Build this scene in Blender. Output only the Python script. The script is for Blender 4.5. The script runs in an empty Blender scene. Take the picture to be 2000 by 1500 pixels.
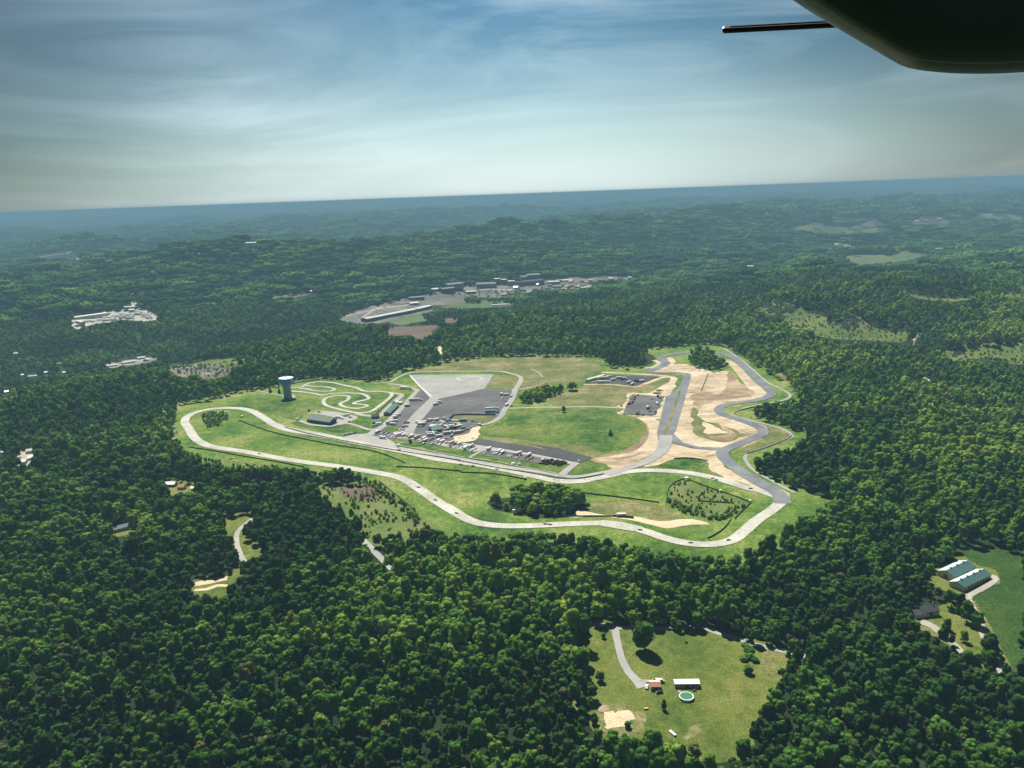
import bpy, bmesh, math, random
import numpy as np
from mathutils import Vector, Matrix
from mathutils.geometry import delaunay_2d_cdt
random.seed(7); rng = np.random.default_rng(11)
SC = bpy.context.scene; COL = SC.collection
R = math.radians

# ------------------------------------------------------------------ camera
H = 320.0; FPX = 1620.0; PITCH = R(12.88); ROLL = R(2.08)
Fv = np.array([0, math.cos(PITCH), -math.sin(PITCH)])
U0 = np.array([0, math.sin(PITCH), math.cos(PITCH)]); R0 = np.array([1.0, 0, 0])
Rv = math.cos(ROLL)*R0 - math.sin(ROLL)*U0
Uv = math.cos(ROLL)*U0 + math.sin(ROLL)*R0
cam = bpy.data.cameras.new('camera'); camo = bpy.data.objects.new('camera', cam); COL.objects.link(camo)
cam.sensor_width = 36; cam.lens = 36*FPX/2000; cam.clip_start = 0.2; cam.clip_end = 200000
CM = Matrix(((Rv[0], Uv[0], -Fv[0], 0), (Rv[1], Uv[1], -Fv[1], 0), (Rv[2], Uv[2], -Fv[2], H), (0, 0, 0, 1)))
camo.matrix_world = CM
SC.camera = camo
SC.view_settings.view_transform = 'Standard'; SC.view_settings.look = 'None'
SC.view_settings.gamma = 1.0; SC.view_settings.exposure = 0.70
SC.cycles.use_denoising = True
SC.cycles.max_bounces = 3; SC.cycles.diffuse_bounces = 2; SC.cycles.glossy_bounces = 1
SC.cycles.transmission_bounces = 1; SC.cycles.volume_bounces = 0; SC.cycles.transparent_max_bounces = 4
SC.cycles.caustics_reflective = False; SC.cycles.caustics_refractive = False

# ------------------------------------------------------------------ sun and sky
SUN_EL = 56.0; SUN_AZ = -17.0                      # azimuth from +Y (view direction) towards -X
sd = Vector((math.sin(R(SUN_AZ))*math.cos(R(SUN_EL)), math.cos(R(SUN_AZ))*math.cos(R(SUN_EL)), math.sin(R(SUN_EL))))
sl = bpy.data.lights.new('sun', 'SUN'); so = bpy.data.objects.new('sun', sl); COL.objects.link(so)
sl.energy = 4.9; sl.angle = R(0.5); sl.color = (1.0, 0.95, 0.86)
so.rotation_euler = sd.to_track_quat('Z', 'Y').to_euler()
W = bpy.data.worlds.new('World'); SC.world = W; W.use_nodes = True
nt = W.node_tree; nt.nodes.clear()
def N(nt, t, **kw):
    n = nt.nodes.new(t)
    for k, v in kw.items():
        if k.startswith('i_'): n.inputs[int(k[2:]) if k[2:].isdigit() else k[2:].replace('_', ' ')].default_value = v
        else: setattr(n, k, v)
    return n
def ramp(nt, fac, stops, interp='LINEAR'):
    n = nt.nodes.new('ShaderNodeValToRGB'); n.color_ramp.interpolation = interp
    e = n.color_ramp.elements
    while len(e) < len(stops): e.new(0.5)
    for k, (p, c) in enumerate(stops):
        e[k].position = p; e[k].color = (c, c, c, 1) if isinstance(c, (int, float)) else (*c, 1)
    nt.links.new(fac, n.inputs[0]); return n.outputs[0]
def mth(nt, op, a, b=None, c=None, clamp=False):
    n = nt.nodes.new('ShaderNodeMath'); n.operation = op; n.use_clamp = clamp
    for i, v in enumerate((a, b, c)):
        if v is None: continue
        if isinstance(v, (int, float)): n.inputs[i].default_value = v
        else: nt.links.new(v, n.inputs[i])
    return n.outputs[0]
def mix(nt, f, a, b, blend='MIX'):
    n = nt.nodes.new('ShaderNodeMix'); n.data_type = 'RGBA'; n.blend_type = blend
    for s, v in ((n.inputs[0], f), (n.inputs[6], a), (n.inputs[7], b)):
        if isinstance(v, (int, float)): s.default_value = v
        elif isinstance(v, tuple): s.default_value = (*v, 1)
        else: nt.links.new(v, s)
    return n.outputs[2]
sky = N(nt, 'ShaderNodeTexSky', sky_type='NISHITA', sun_disc=False, sun_elevation=R(SUN_EL), sun_rotation=R(SUN_AZ))
sky.altitude = 300; sky.air_density = 1.3; sky.dust_density = 1.2; sky.ozone_density = 3.0
tc = N(nt, 'ShaderNodeTexCoord'); sx = N(nt, 'ShaderNodeSeparateXYZ'); nt.links.new(tc.outputs['Generated'], sx.inputs[0])
elev = mth(nt, 'MAXIMUM', sx.outputs[2], 0.0)
azi = mth(nt, 'ARCTAN2', sx.outputs[0], sx.outputs[1])
# cirrus sheets: noise on a high cloud deck
den = mth(nt, 'ADD', elev, 0.22)
cx = mth(nt, 'DIVIDE', sx.outputs[0], den); cy = mth(nt, 'DIVIDE', sx.outputs[1], den)
cb = N(nt, 'ShaderNodeCombineXYZ'); nt.links.new(azi, cb.inputs[0]); nt.links.new(mth(nt, 'MULTIPLY', elev, 1.5), cb.inputs[1])
mp = N(nt, 'ShaderNodeMapping'); mp.inputs['Rotation'].default_value = (0, 0, R(-22)); mp.inputs['Scale'].default_value = (1.5, 6.5, 1)
nt.links.new(cb.outputs[0], mp.inputs[0])
n1 = N(nt, 'ShaderNodeTexNoise', i_Scale=1.1, i_Detail=8.0, i_Roughness=0.56, i_Distortion=1.0); nt.links.new(mp.outputs[0], n1.inputs[0])
n2 = N(nt, 'ShaderNodeTexNoise', i_Scale=2.6, i_Detail=2.0, i_Roughness=0.5, i_Distortion=0.3); nt.links.new(cb.outputs[0], n2.inputs[0])
wisp = ramp(nt, n1.outputs[0], [(0.40, 0.0), (0.74, 1.0)])
bank = ramp(nt, n2.outputs[0], [(0.35, 0.25), (0.65, 1.0)])
cl = mth(nt, 'MULTIPLY', wisp, bank)
# bright high haze ahead, thinning overhead; darker sides imitate a lens vignette
daz = mth(nt, 'SUBTRACT', azi, 0.02)
g1 = mth(nt, 'POWER', 2.71828, mth(nt, 'MULTIPLY', mth(nt, 'MULTIPLY', daz, daz), -5.0))
g2 = mth(nt, 'POWER', 2.71828, mth(nt, 'MULTIPLY', mth(nt, 'MULTIPLY', elev, elev), -100.0))
veil = mth(nt, 'MULTIPLY', g1, g2)
base = mix(nt, 1.0, sky.outputs[0], (0.40, 0.69, 0.82), 'MULTIPLY')
deep = mth(nt, 'ADD', mth(nt, 'MULTIPLY', mth(nt, 'ADD', mth(nt, 'MULTIPLY', g1, 0.78), 0.22), 0.62), mth(nt, 'MULTIPLY', veil, 0.45))
dk = nt.nodes.new('ShaderNodeVectorMath'); dk.operation = 'SCALE'; nt.links.new(base, dk.inputs[0]); nt.links.new(deep, dk.inputs[3])
cf = mth(nt, 'MULTIPLY', cl, mth(nt, 'ADD', mth(nt, 'MULTIPLY', g1, 0.95), 0.04))
skc = mix(nt, cf, dk.outputs[0], (8.0, 9.6, 10.4))
skc = mix(nt, mth(nt, 'MULTIPLY', veil, 0.72), skc, (7.8, 8.9, 8.9))
bg = N(nt, 'ShaderNodeBackground', i_Strength=0.073); nt.links.new(skc, bg.inputs[0])
wo = N(nt, 'ShaderNodeOutputWorld'); nt.links.new(bg.outputs[0], wo.inputs[0])

# ------------------------------------------------------------------ photo-to-ground helpers
CROP = {'O': (0, 0, 1), 'A': (300, 640, 3.3333), 'B': (700, 680, 5), 'C': (1080, 620, 3.3333), 'D': (850, 850, 5),
        'E': (540, 720, 7.692), 'F': (1100, 1150, 3.3333), 'G': (1700, 1000, 4.2857), 'H': (600, 500, 3.077),
        'I': (0, 400, 3.3333), 'J': (1400, 350, 3.3333), 'K': (0, 800, 2.5), 'V1': (720, 830, 14.286),
        'V2': (800, 800, 14.286), 'V3': (840, 860, 14.286), 'V4': (930, 850, 10.526), 'V5': (720, 770, 16.667),
        'V6': (1140, 720, 11.111), 'V8': (130, 590, 10.526), 'Z': (540, 725, 23.08)}
def P(txt):
    """'A 10,20 30,40 D 5,6' -> positions in the 2000 x 1500 frame"""
    out = []; c = CROP['O']
    for w in txt.split():
        if w in CROP: c = CROP[w]; continue
        u, v = w.split(','); out.append((c[0]+float(u)/c[2], c[1]+float(v)/c[2]))
    return np.array(out)

# smooth wave fields
def field(seed, wl, octs, gain=0.5):
    g = np.random.default_rng(seed); ws = []
    a = 1.0
    for o in range(octs):
        for k in range(5):
            th = g.uniform(0, 2*math.pi); q = 2*math.pi/(wl*g.uniform(0.75, 1.35))
            ws.append((q*math.cos(th), q*math.sin(th), g.uniform(0, 6.28), a/2.2))
        wl *= 0.5; a *= gain
    def f(x, y):
        s = np.zeros_like(x, dtype=float)
        for (p, q, ph, am) in ws: s += am*np.sin(p*x+q*y+ph)
        return s
    return f
f_big = field(1, 5200, 3); f_mid = field(2, 1300, 3, 0.5); f_small = field(3, 330, 2, 0.45); f_plat = field(4, 420, 1)
f_tone = field(5, 420, 4, 0.8); f_far = field(6, 9000, 2)
def sstep(a, b, x):
    t = np.clip((x-a)/(b-a), 0, 1); return t*t*(3-2*t)
def segdist(x, y, pts):
    d = np.full_like(x, 1e9, dtype=float)
    for (ax, ay), (bx, by) in zip(pts[:-1], pts[1:]):
        L = (bx-ax)**2+(by-ay)**2
        t = np.clip(((x-ax)*(bx-ax)+(y-ay)*(by-ay))/L, 0, 1)
        d = np.minimum(d, np.hypot(x-ax-t*(bx-ax), y-ay-t*(by-ay)))
    return d
VALLEY = [(-4200, 1500), (-1500, 1750), (-850, 2050), (-350, 2550), (0, 3050), (600, 3500), (2200, 4000), (5000, 5200)]
RIDGE = [(-6000, 2600), (-3200, 3150), (-1946, 3581), (-919, 3900), (-264, 4850), (400, 5600), (1800, 6800)]
BACKV = [(-9000, 4800), (-3300, 5300), (-1700, 6000), (-500, 7700)]
def hraw(x, y):
    x = np.asarray(x, float); y = np.asarray(y, float)
    r = np.hypot(x, y)
    e = ((x+50)/640)**2+((y-1230)/720)**2
    m = 1-sstep(0.95, 2.3, e)
    far = sstep(1500, 6000, r)
    rel = 13*f_small(x, y)*(1-sstep(9000, 20000, r)) + (13+17*far)*f_mid(x, y) + (4+42*far)*f_big(x, y)*sstep(900, 5000, r)
    rel *= 1-0.85*np.exp(-(segdist(x, y, VALLEY)/650)**2)*(1-sstep(5000, 7000, r))
    rel += 60*f_far(x, y)*sstep(9000, 22000, r)*(1-0.35*sstep(30000, 60000, r))
    rel += -62*np.exp(-(segdist(x, y, VALLEY)/520)**2)
    rel += 108*np.exp(-(segdist(x, y, RIDGE)/640)**2)
    rel += -100*np.exp(-(segdist(x, y, BACKV)/900)**2)
    rel += 26*np.exp(-((x-720)**2+(y-2180)**2)/(260**2)) + 22*np.exp(-((x-1000)**2+(y-2050)**2)/(230**2))
    rel += 24*np.exp(-((x+330)**2+(y-1830)**2)/(300**2)) + 20*np.exp(-((x-160)**2+(y-2150)**2)/(380**2))
    rel += 14*sstep(400, 1500, x)*(1-sstep(3000, 5000, r))
    rel -= 8*(1-sstep(500, 750, y))
    return m*(1.6*f_plat(x, y)) + (1-m)*rel

# one polar ground sheet, fine ahead of the viewer
RI = np.concatenate([[0.0], np.geomspace(40, 76000, 760)])
TH = np.concatenate([np.linspace(-58, 58, 560), np.linspace(58, 302, 92)[1:-1]])
TH = np.sort(TH); THr = np.radians(TH)
rr, tt = np.meshgrid(RI[1:], THr, indexing='ij')
GX = rr*np.sin(tt); GY = rr*np.cos(tt); GZ = hraw(GX, GY)
lRI = np.log(RI[1:]); NT = len(TH)
def hg(x, y):
    """height of the ground sheet itself (bilinear in its own grid)"""
    x = np.asarray(x, float); y = np.asarray(y, float)
    r = np.clip(np.hypot(x, y), 40.001, 75999); a = np.degrees(np.arctan2(x, y)); a = np.where(a < -58, a+360, a)
    i = np.clip(np.searchsorted(RI[1:], r)-1, 0, len(RI)-3); j = np.searchsorted(TH, a)-1; j = np.clip(j, 0, NT-1)
    j2 = (j+1) % NT; ta = TH[j]; tb = np.where(j2 == 0, 302.0, TH[j2])
    fr = (r-RI[1:][i])/(RI[1:][i+1]-RI[1:][i]); fa = np.clip((a-ta)/(tb-ta), 0, 1)
    return (GZ[i, j]*(1-fr)+GZ[i+1, j]*fr)*(1-fa)+(GZ[i, j2]*(1-fr)+GZ[i+1, j2]*fr)*fa
TS = np.geomspace(60, 74000, 1500)
def ground(px):
    """frame positions -> points on the ground"""
    px = np.atleast_2d(px); out = []
    for (u, v) in px:
        d = Fv+(u-1000)/FPX*Rv+(750-v)/FPX*Uv
        X = d[0]*TS; Y = d[1]*TS; Z = H+d[2]*TS
        k = Z-hg(X, Y); w = np.nonzero(k < 0)[0]
        if len(w) == 0: out.append((X[-1], Y[-1])); continue
        i = max(w[0], 1); t = TS[i-1]+(TS[i]-TS[i-1])*k[i-1]/(k[i-1]-k[i])
        out.append((d[0]*t, d[1]*t))
    return np.array(out)
def project(x, y, z):
    dx = x; dy = y; dz = z-H
    a = dx*Rv[0]+dy*Rv[1]+dz*Rv[2]; b = dx*Uv[0]+dy*Uv[1]+dz*Uv[2]; c = dx*Fv[0]+dy*Fv[1]+dz*Fv[2]
    c = np.maximum(c, 1e-3)
    return 1000+FPX*a/c, 750-FPX*b/c, c
def G(txt): return ground(P(txt))

# ------------------------------------------------------------------ materials
def new_mat(name):
    m = bpy.data.materials.new(name); m.use_nodes = True; t = m.node_tree; t.nodes.clear()
    o = t.nodes.new('ShaderNodeOutputMaterial'); b = t.nodes.new('ShaderNodeBsdfPrincipled'); t.links.new(b.outputs[0], o.inputs[0])
    b.inputs['Specular IOR Level'].default_value = 0.2
    return m, t, b, o
def plain(name, col, rough=0.6, spec=0.3, var=0.12, scale=0.6, metal=0.0):
    m, t, b, o = new_mat(name)
    c = t.nodes.new('ShaderNodeTexCoord'); n = N(t, 'ShaderNodeTexNoise', i_Scale=scale, i_Detail=4.0); t.links.new(c.outputs['Object'], n.inputs[0])
    lo = tuple(v*(1-var) for v in col); hi = tuple(min(1, v*(1+var)) for v in col)
    t.links.new(ramp(t, n.outputs[0], [(0.3, lo), (0.7, hi)]), b.inputs['Base Color'])
    b.inputs['Roughness'].default_value = rough; b.inputs['Specular IOR Level'].default_value = spec; b.inputs['Metallic'].default_value = metal
    return m
def soil(name, cols, s1=0.02, s2=0.25, fine=1.2, stretch=None, rough=0.95, contrast=0.25):
    """ground cover: colours blended by broad and fine noise in world space"""
    m, t, b, o = new_mat(name)
    g = t.nodes.new('ShaderNodeNewGeometry'); src = g.outputs['Position']
    if stretch:
        mp = t.nodes.new('ShaderNodeMapping'); mp.inputs['Rotation'].default_value = (0, 0, R(stretch[0])); mp.inputs['Scale'].default_value = (stretch[1], 1, 1)
        t.links.new(src, mp.inputs[0]); src = mp.outputs[0]
    a = N(t, 'ShaderNodeTexNoise', i_Scale=s1, i_Detail=5.0, i_Roughness=0.6); t.links.new(src, a.inputs[0])
    c = N(t, 'ShaderNodeTexNoise', i_Scale=s2, i_Detail=4.0, i_Roughness=0.65); t.links.new(src, c.inputs[0])
    d = N(t, 'ShaderNodeTexNoise', i_Scale=fine, i_Detail=2.0); t.links.new(src, d.inputs[0])
    v = mth(t, 'ADD', mth(t, 'MULTIPLY', a.outputs[0], 0.62), mth(t, 'MULTIPLY', c.outputs[0], 0.38))
    k = len(cols); st = [(0.36+0.28*i/(k-1), cols[i]) for i in range(k)]
    base = ramp(t, v, st)
    f = ramp(t, d.outputs[0], [(0.3, 1-contrast), (0.7, 1+contrast)])
    t.links.new(mix(t, 1.0, base, f, 'MULTIPLY'), b.inputs['Base Color'])
    b.inputs['Roughness'].default_value = rough; b.inputs['Specular IOR Level'].default_value = 0.1
    return m
M = {}
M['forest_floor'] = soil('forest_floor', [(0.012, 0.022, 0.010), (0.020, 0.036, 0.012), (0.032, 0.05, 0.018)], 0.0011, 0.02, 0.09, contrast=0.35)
M['grass'] = soil('mown_grass', [(0.032, 0.082, 0.013), (0.080, 0.150, 0.023), (0.15, 0.21, 0.042), (0.27, 0.26, 0.10)], 0.011, 0.09, 0.35, contrast=0.36)
M['lush'] = soil('lush_grass', [(0.024, 0.065, 0.011), (0.055, 0.115, 0.018), (0.12, 0.17, 0.035), (0.19, 0.19, 0.06)], 0.014, 0.10, 0.4, contrast=0.4)
M['dry'] = soil('dry_grass', [(0.075, 0.11, 0.03), (0.15, 0.16, 0.055), (0.30, 0.25, 0.13)], 0.02, 0.12, 0.5, contrast=0.35)
M['meadow'] = soil('meadow_grass', [(0.055, 0.095, 0.018), (0.10, 0.135, 0.026), (0.15, 0.17, 0.04), (0.20, 0.17, 0.07)], 0.014, 0.12, 0.9, contrast=0.4)
M['crop'] = soil('crop_green', [(0.018, 0.05, 0.009), (0.034, 0.075, 0.013), (0.055, 0.09, 0.02)], 0.03, 0.15, 0.6, contrast=0.4)
M['scrub'] = soil('scrub_ground', [(0.065, 0.11, 0.026), (0.11, 0.155, 0.038), (0.18, 0.19, 0.07)], 0.02, 0.15, 0.6, contrast=0.35)
M['farfield'] = soil('pale_field', [(0.075, 0.12, 0.045), (0.11, 0.15, 0.06), (0.15, 0.17, 0.08)], 0.004, 0.03, 0.2)
M['brownfield'] = soil('ploughed_field', [(0.10, 0.075, 0.055), (0.16, 0.12, 0.09)], 0.01, 0.06, 0.4)
M['dirt'] = soil('bare_earth', [(0.20, 0.17, 0.09), (0.37, 0.285, 0.18), (0.48, 0.39, 0.265), (0.55, 0.46, 0.33), (0.66, 0.58, 0.45)], 0.03, 0.2, 0.5, stretch=(75, 0.4), contrast=0.2)
M['browndirt'] = soil('brown_earth', [(0.15, 0.11, 0.075), (0.27, 0.20, 0.13), (0.50, 0.39, 0.27)], 0.02, 0.14, 0.7, stretch=(70, 0.35))
M['sand'] = soil('pale_sand', [(0.50, 0.38, 0.24), (0.66, 0.54, 0.38)], 0.05, 0.3, 0.8)
M['oldtrack'] = soil('worn_asphalt', [(0.33, 0.32, 0.28), (0.45, 0.44, 0.38), (0.56, 0.55, 0.49)], 0.03, 0.2, 0.8, contrast=0.16)
M['newtrack'] = soil('fresh_asphalt', [(0.12, 0.13, 0.145), (0.175, 0.185, 0.20), (0.24, 0.25, 0.26)], 0.03, 0.3, 1.5, contrast=0.12)
M['pitlane'] = soil('pit_asphalt', [(0.32, 0.31, 0.285), (0.40, 0.39, 0.36)], 0.04, 0.3, 1.5, contrast=0.1)
M['concrete'] = soil('apron_concrete', [(0.26, 0.26, 0.25), (0.32, 0.32, 0.305), (0.37, 0.36, 0.34)], 0.03, 0.2, 1.2, contrast=0.1)
M['lot'] = soil('lot_asphalt', [(0.085, 0.083, 0.085), (0.12, 0.118, 0.12), (0.17, 0.165, 0.165)], 0.02, 0.16, 1.0, stretch=(60, 0.5), contrast=0.14)
M['darklot'] = soil('dark_asphalt', [(0.06, 0.06, 0.066), (0.095, 0.095, 0.10)], 0.03, 0.2, 1.0)
M['gravel'] = soil('gravel_road', [(0.30, 0.28, 0.24), (0.42, 0.40, 0.35)], 0.05, 0.4, 1.5)
M['quarry'] = soil('yard_gravel', [(0.13, 0.13, 0.125), (0.25, 0.25, 0.24), (0.42, 0.42, 0.40)], 0.02, 0.12, 0.5)
M['stony'] = soil('town_ground', [(0.06, 0.09, 0.04), (0.16, 0.15, 0.13), (0.27, 0.25, 0.23)], 0.01, 0.06, 0.3)
M['paintwhite'] = plain('white_road_paint', (0.75, 0.75, 0.72), 0.7)
def foliage(name, dark, mid_, light, brown):
    m, t, b, o = new_mat(name); t.nodes.remove(b)
    oi = t.nodes.new('ShaderNodeObjectInfo'); ge = t.nodes.new('ShaderNodeNewGeometry')
    at = t.nodes.new('ShaderNodeAttribute'); at.attribute_type = 'INSTANCER'; at.attribute_name = 'tint'
    n = N(t, 'ShaderNodeTexNoise', i_Scale=0.28, i_Detail=3.0); t.links.new(ge.outputs['Position'], n.inputs[0])
    v = mth(t, 'ADD', mth(t, 'MULTIPLY', oi.outputs['Random'], 0.46), mth(t, 'MULTIPLY', n.outputs[0], 0.34))
    v = mth(t, 'ADD', v, mth(t, 'MULTIPLY', at.outputs['Fac'], 0.5))
    c = ramp(t, v, [(0.20, dark), (0.55, mid_), (0.95, light)])
    br = ramp(t, mth(t, 'FRACT', mth(t, 'MULTIPLY', oi.outputs['Random'], 37.3)), [(0.965, 0.0), (0.985, 0.6)])
    c = mix(t, br, c, brown)
    d = t.nodes.new('ShaderNodeBsdfDiffuse'); tr = t.nodes.new('ShaderNodeBsdfTranslucent'); ms = N(t, 'ShaderNodeMixShader', i_0=0.30)
    t.links.new(c, d.inputs[0]); t.links.new(c, tr.inputs[0]); t.links.new(d.outputs[0], ms.inputs[1]); t.links.new(tr.outputs[0], ms.inputs[2])
    t.links.new(ms.outputs[0], o.inputs[0]); return m
M['leaf'] = foliage('broadleaf_foliage', (0.036, 0.098, 0.018), (0.115, 0.250, 0.034), (0.34, 0.46, 0.075), (0.18, 0.15, 0.07))
M['bark'] = plain('tree_bark', (0.07, 0.055, 0.04), 0.95, 0.05)
for nm, c, ro in (('white', (0.80, 0.80, 0.78), 0.35), ('cream', (0.72, 0.60, 0.30), 0.4), ('silver', (0.42, 0.44, 0.46), 0.35), ('grey', (0.22, 0.23, 0.25), 0.4),
                  ('black', (0.015, 0.015, 0.018), 0.4), ('blue', (0.06, 0.12, 0.30), 0.35), ('red', (0.45, 0.07, 0.05), 0.4), ('orange', (0.70, 0.28, 0.07), 0.4),
                  ('teal', (0.20, 0.42, 0.42), 0.45), ('pink', (0.62, 0.42, 0.36), 0.5)):
    M[nm] = plain(nm+'_paint', c, ro, 0.5, 0.05)
M['glass'] = plain('dark_glass', (0.02, 0.025, 0.03), 0.12, 0.6, 0.1)
M['tyre'] = plain('black_rubber', (0.015, 0.015, 0.015), 0.9)
M['fence'] = plain('dark_fence', (0.06, 0.07, 0.072), 0.85, 0.1)
M['steel'] = plain('galvanised_steel', (0.35, 0.36, 0.37), 0.5, 0.4)
M['tankblue'] = plain('tank_blue_paint', (0.05, 0.24, 0.85), 0.5, 0.4, 0.06, 0.2)
M['tankroof'] = plain('tank_roof_paint', (0.72, 0.86, 0.90), 0.5, 0.4, 0.06, 0.2)
M['column'] = plain('pedestal_concrete', (0.36, 0.43, 0.50), 0.8, 0.2, 0.12, 0.3)
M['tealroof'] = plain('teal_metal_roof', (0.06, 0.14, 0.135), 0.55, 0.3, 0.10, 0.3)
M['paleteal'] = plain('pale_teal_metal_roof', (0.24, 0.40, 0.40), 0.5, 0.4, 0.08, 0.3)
M['tealgloss'] = plain('teal_roof_sky_gloss', (0.50, 0.60, 0.56), 0.5, 0.4, 0.08, 0.3)  # sky gloss painted into the colour of the barns' far roof slopes
M['greyroof'] = plain('grey_shingle_roof', (0.16, 0.20, 0.20), 0.8, 0.2, 0.15, 0.5)
M['darkroof'] = plain('dark_shingle_roof', (0.07, 0.075, 0.085), 0.85, 0.15, 0.2, 0.5)
M['brownroof'] = plain('rust_brown_roof', (0.36, 0.19, 0.12), 0.8, 0.2, 0.15, 0.5)
M['wall'] = plain('pale_siding', (0.55, 0.54, 0.50), 0.8, 0.2, 0.06)
M['darkwall'] = plain('dark_siding', (0.10, 0.11, 0.13), 0.8, 0.2, 0.1)
M['greywall'] = plain('grey_siding', (0.28, 0.30, 0.30), 0.8, 0.2, 0.1)
M['millwall'] = plain('mill_brick', (0.22, 0.20, 0.20), 0.9, 0.1, 0.2, 0.1)
M['pool'] = plain('green_pool_water', (0.06, 0.20, 0.12), 0.12, 0.5, 0.15, 0.8)
M['wood'] = plain('weathered_deck', (0.32, 0.28, 0.22), 0.85)
M['aero'] = plain('aircraft_dark_paint', (0.034, 0.040, 0.046), 0.38, 0.5, 0.25, 0.9)
M['aerobar'] = plain('aircraft_strut_paint', (0.030, 0.030, 0.028), 0.5, 0.4, 0.2, 3.0)

# ------------------------------------------------------------------ object helpers
def link(name, me, parent=None):
    o = bpy.data.objects.new(name, me); COL.objects.link(o)
    if parent is not None: o.parent = parent
    return o
def tag(o, label=None, cat=None, group=None, kind=None):
    if label: o['label'] = label
    if cat: o['category'] = cat
    if group: o['group'] = group
    if kind: o['kind'] = kind
    return o
def mesh_np(name, V, Fq, mat):
    """V (n,3), Fq (m,3|4) -> mesh"""
    me = bpy.data.meshes.new(name); V = np.asarray(V, np.float32); Fq = np.asarray(Fq, np.int32); k = Fq.shape[1]
    me.vertices.add(len(V)); me.vertices.foreach_set('co', V.ravel())
    me.loops.add(Fq.size); me.loops.foreach_set('vertex_index', Fq.ravel())
    me.polygons.add(len(Fq)); me.polygons.foreach_set('loop_start', np.arange(0, Fq.size, k, dtype=np.int32))
    me.update(calc_edges=True); me.validate()
    if mat is not None: me.materials.append(mat)
    return me
class MB:
    def __init__(s): s.v = []; s.f = []; s.m = []; s.mats = []
    def mi(s, m):
        if m not in s.mats: s.mats.append(m)
        return s.mats.index(m)
    def add(s, vs, fs, m):
        b = len(s.v); s.v += [tuple(p) for p in vs]; k = s.mi(m)
        for f in fs: s.f.append([b+i for i in f]); s.m.append(k)
    def box(s, x0, x1, y0, y1, z0, z1, m, taper=0.0):
        t = taper
        s.add([(x0, y0, z0), (x1, y0, z0), (x1, y1, z0), (x0, y1, z0), (x0+t, y0+t, z1), (x1-t, y0+t, z1), (x1-t, y1-t, z1), (x0+t, y1-t, z1)],
              [(0, 3, 2, 1), (4, 5, 6, 7), (0, 1, 5, 4), (1, 2, 6, 5), (2, 3, 7, 6), (3, 0, 4, 7)], m)
    def prof(s, pts, y0, y1, m, inset=0.0):
        """side profile (x,z) extruded in y, upper points drawn in by inset"""
        n = len(pts); zt = max(p[1] for p in pts); zb = min(p[1] for p in pts)
        q = [inset*(p[1]-zb)/max(zt-zb, 1e-6) for p in pts]
        vs = [(p[0], y0+i, p[1]) for p, i in zip(pts, q)]+[(p[0], y1-i, p[1]) for p, i in zip(pts, q)]
        fs = [tuple(range(n)), tuple(range(2*n-1, n-1, -1))]+[(i, i+n, (i+1) % n+n, (i+1) % n) for i in range(n)]
        s.add(vs, fs, m)
    def lathe(s, rz, m, n=24, cx=0, cy=0, caps=True):
        vs = [(cx+r*math.cos(2*math.pi*k/n), cy+r*math.sin(2*math.pi*k/n), z) for r, z in rz for k in range(n)]
        fs = [(i*n+k, i*n+(k+1) % n, (i+1)*n+(k+1) % n, (i+1)*n+k) for i in range(len(rz)-1) for k in range(n)]
        if caps: fs += [tuple(range(n-1, -1, -1)), tuple((len(rz)-1)*n+k for k in range(n))]
        s.add(vs, fs, m)
    def wheel(s, x, y, r, w, m, n=10):
        vs = [(x+r*math.cos(2*math.pi*k/n), y+d, r+r*math.sin(2*math.pi*k/n)) for d in (-w/2, w/2) for k in range(n)]
        s.add(vs, [tuple(range(n)), tuple(range(2*n-1, n-1, -1))]+[(k, k+n, (k+1) % n+n, (k+1) % n) for k in range(n)], m)
    def mesh(s, name):
        me = bpy.data.meshes.new(name); me.from_pydata(s.v, [], s.f); me.polygons.foreach_set('material_index', s.m)
        for m in s.mats: me.materials.append(m)
        me.update(); bm = bmesh.new(); bm.from_mesh(me); bmesh.ops.recalc_face_normals(bm, faces=bm.faces); bm.to_mesh(me); bm.free(); return me
    def build(s, name, parent=None): return link(name, s.mesh(name), parent)

# ------------------------------------------------------------------ the ground
n_r, n_t = GX.shape
V = np.zeros((n_r*n_t+1, 3)); V[:-1, 0] = GX.ravel(); V[:-1, 1] = GY.ravel(); V[:-1, 2] = GZ.ravel(); V[-1] = (0, 0, GZ[0].mean())
ii, jj = np.meshgrid(np.arange(n_r-1), np.arange(n_t), indexing='ij'); j2 = (jj+1) % n_t
Fq = np.stack([ii*n_t+jj, ii*n_t+j2, (ii+1)*n_t+j2, (ii+1)*n_t+jj], -1).reshape(-1, 4)[:, ::-1]
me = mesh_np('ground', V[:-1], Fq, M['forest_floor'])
me.polygons.foreach_set('use_smooth', np.ones(len(me.polygons), bool))
o = link('ground', me); tag(o, kind='structure')

def resample(pts, step, closed):
    pts = np.asarray(pts, float); n = len(pts); out = []
    for i in range(n if closed else n-1):
        a = pts[i]; b = pts[(i+1) % n]; k = max(1, int(math.hypot(*(b-a))/step))
        for j in range(k): out.append(a+(b-a)*j/k)
    if not closed: out.append(pts[-1])
    return np.array(out)
def smooth(pts, closed=False, step=6):
    """Catmull-Rom through the points"""
    p = np.asarray(pts, float); n = len(p); out = []
    for i in range(n if closed else n-1):
        if closed: a, b, c, d = p[(i-1) % n], p[i], p[(i+1) % n], p[(i+2) % n]
        else: a, b, c, d = p[max(i-1, 0)], p[i], p[i+1], p[min(i+2, n-1)]
        k = max(2, int(math.hypot(*(c-b))/step))
        for j in range(k):
            t = j/k; out.append(0.5*((2*b)+(-a+c)*t+(2*a-5*b+4*c-d)*t*t+(-a+3*b-3*c+d)*t**3))
    if not closed: out.append(p[-1])
    return np.array(out)
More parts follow.
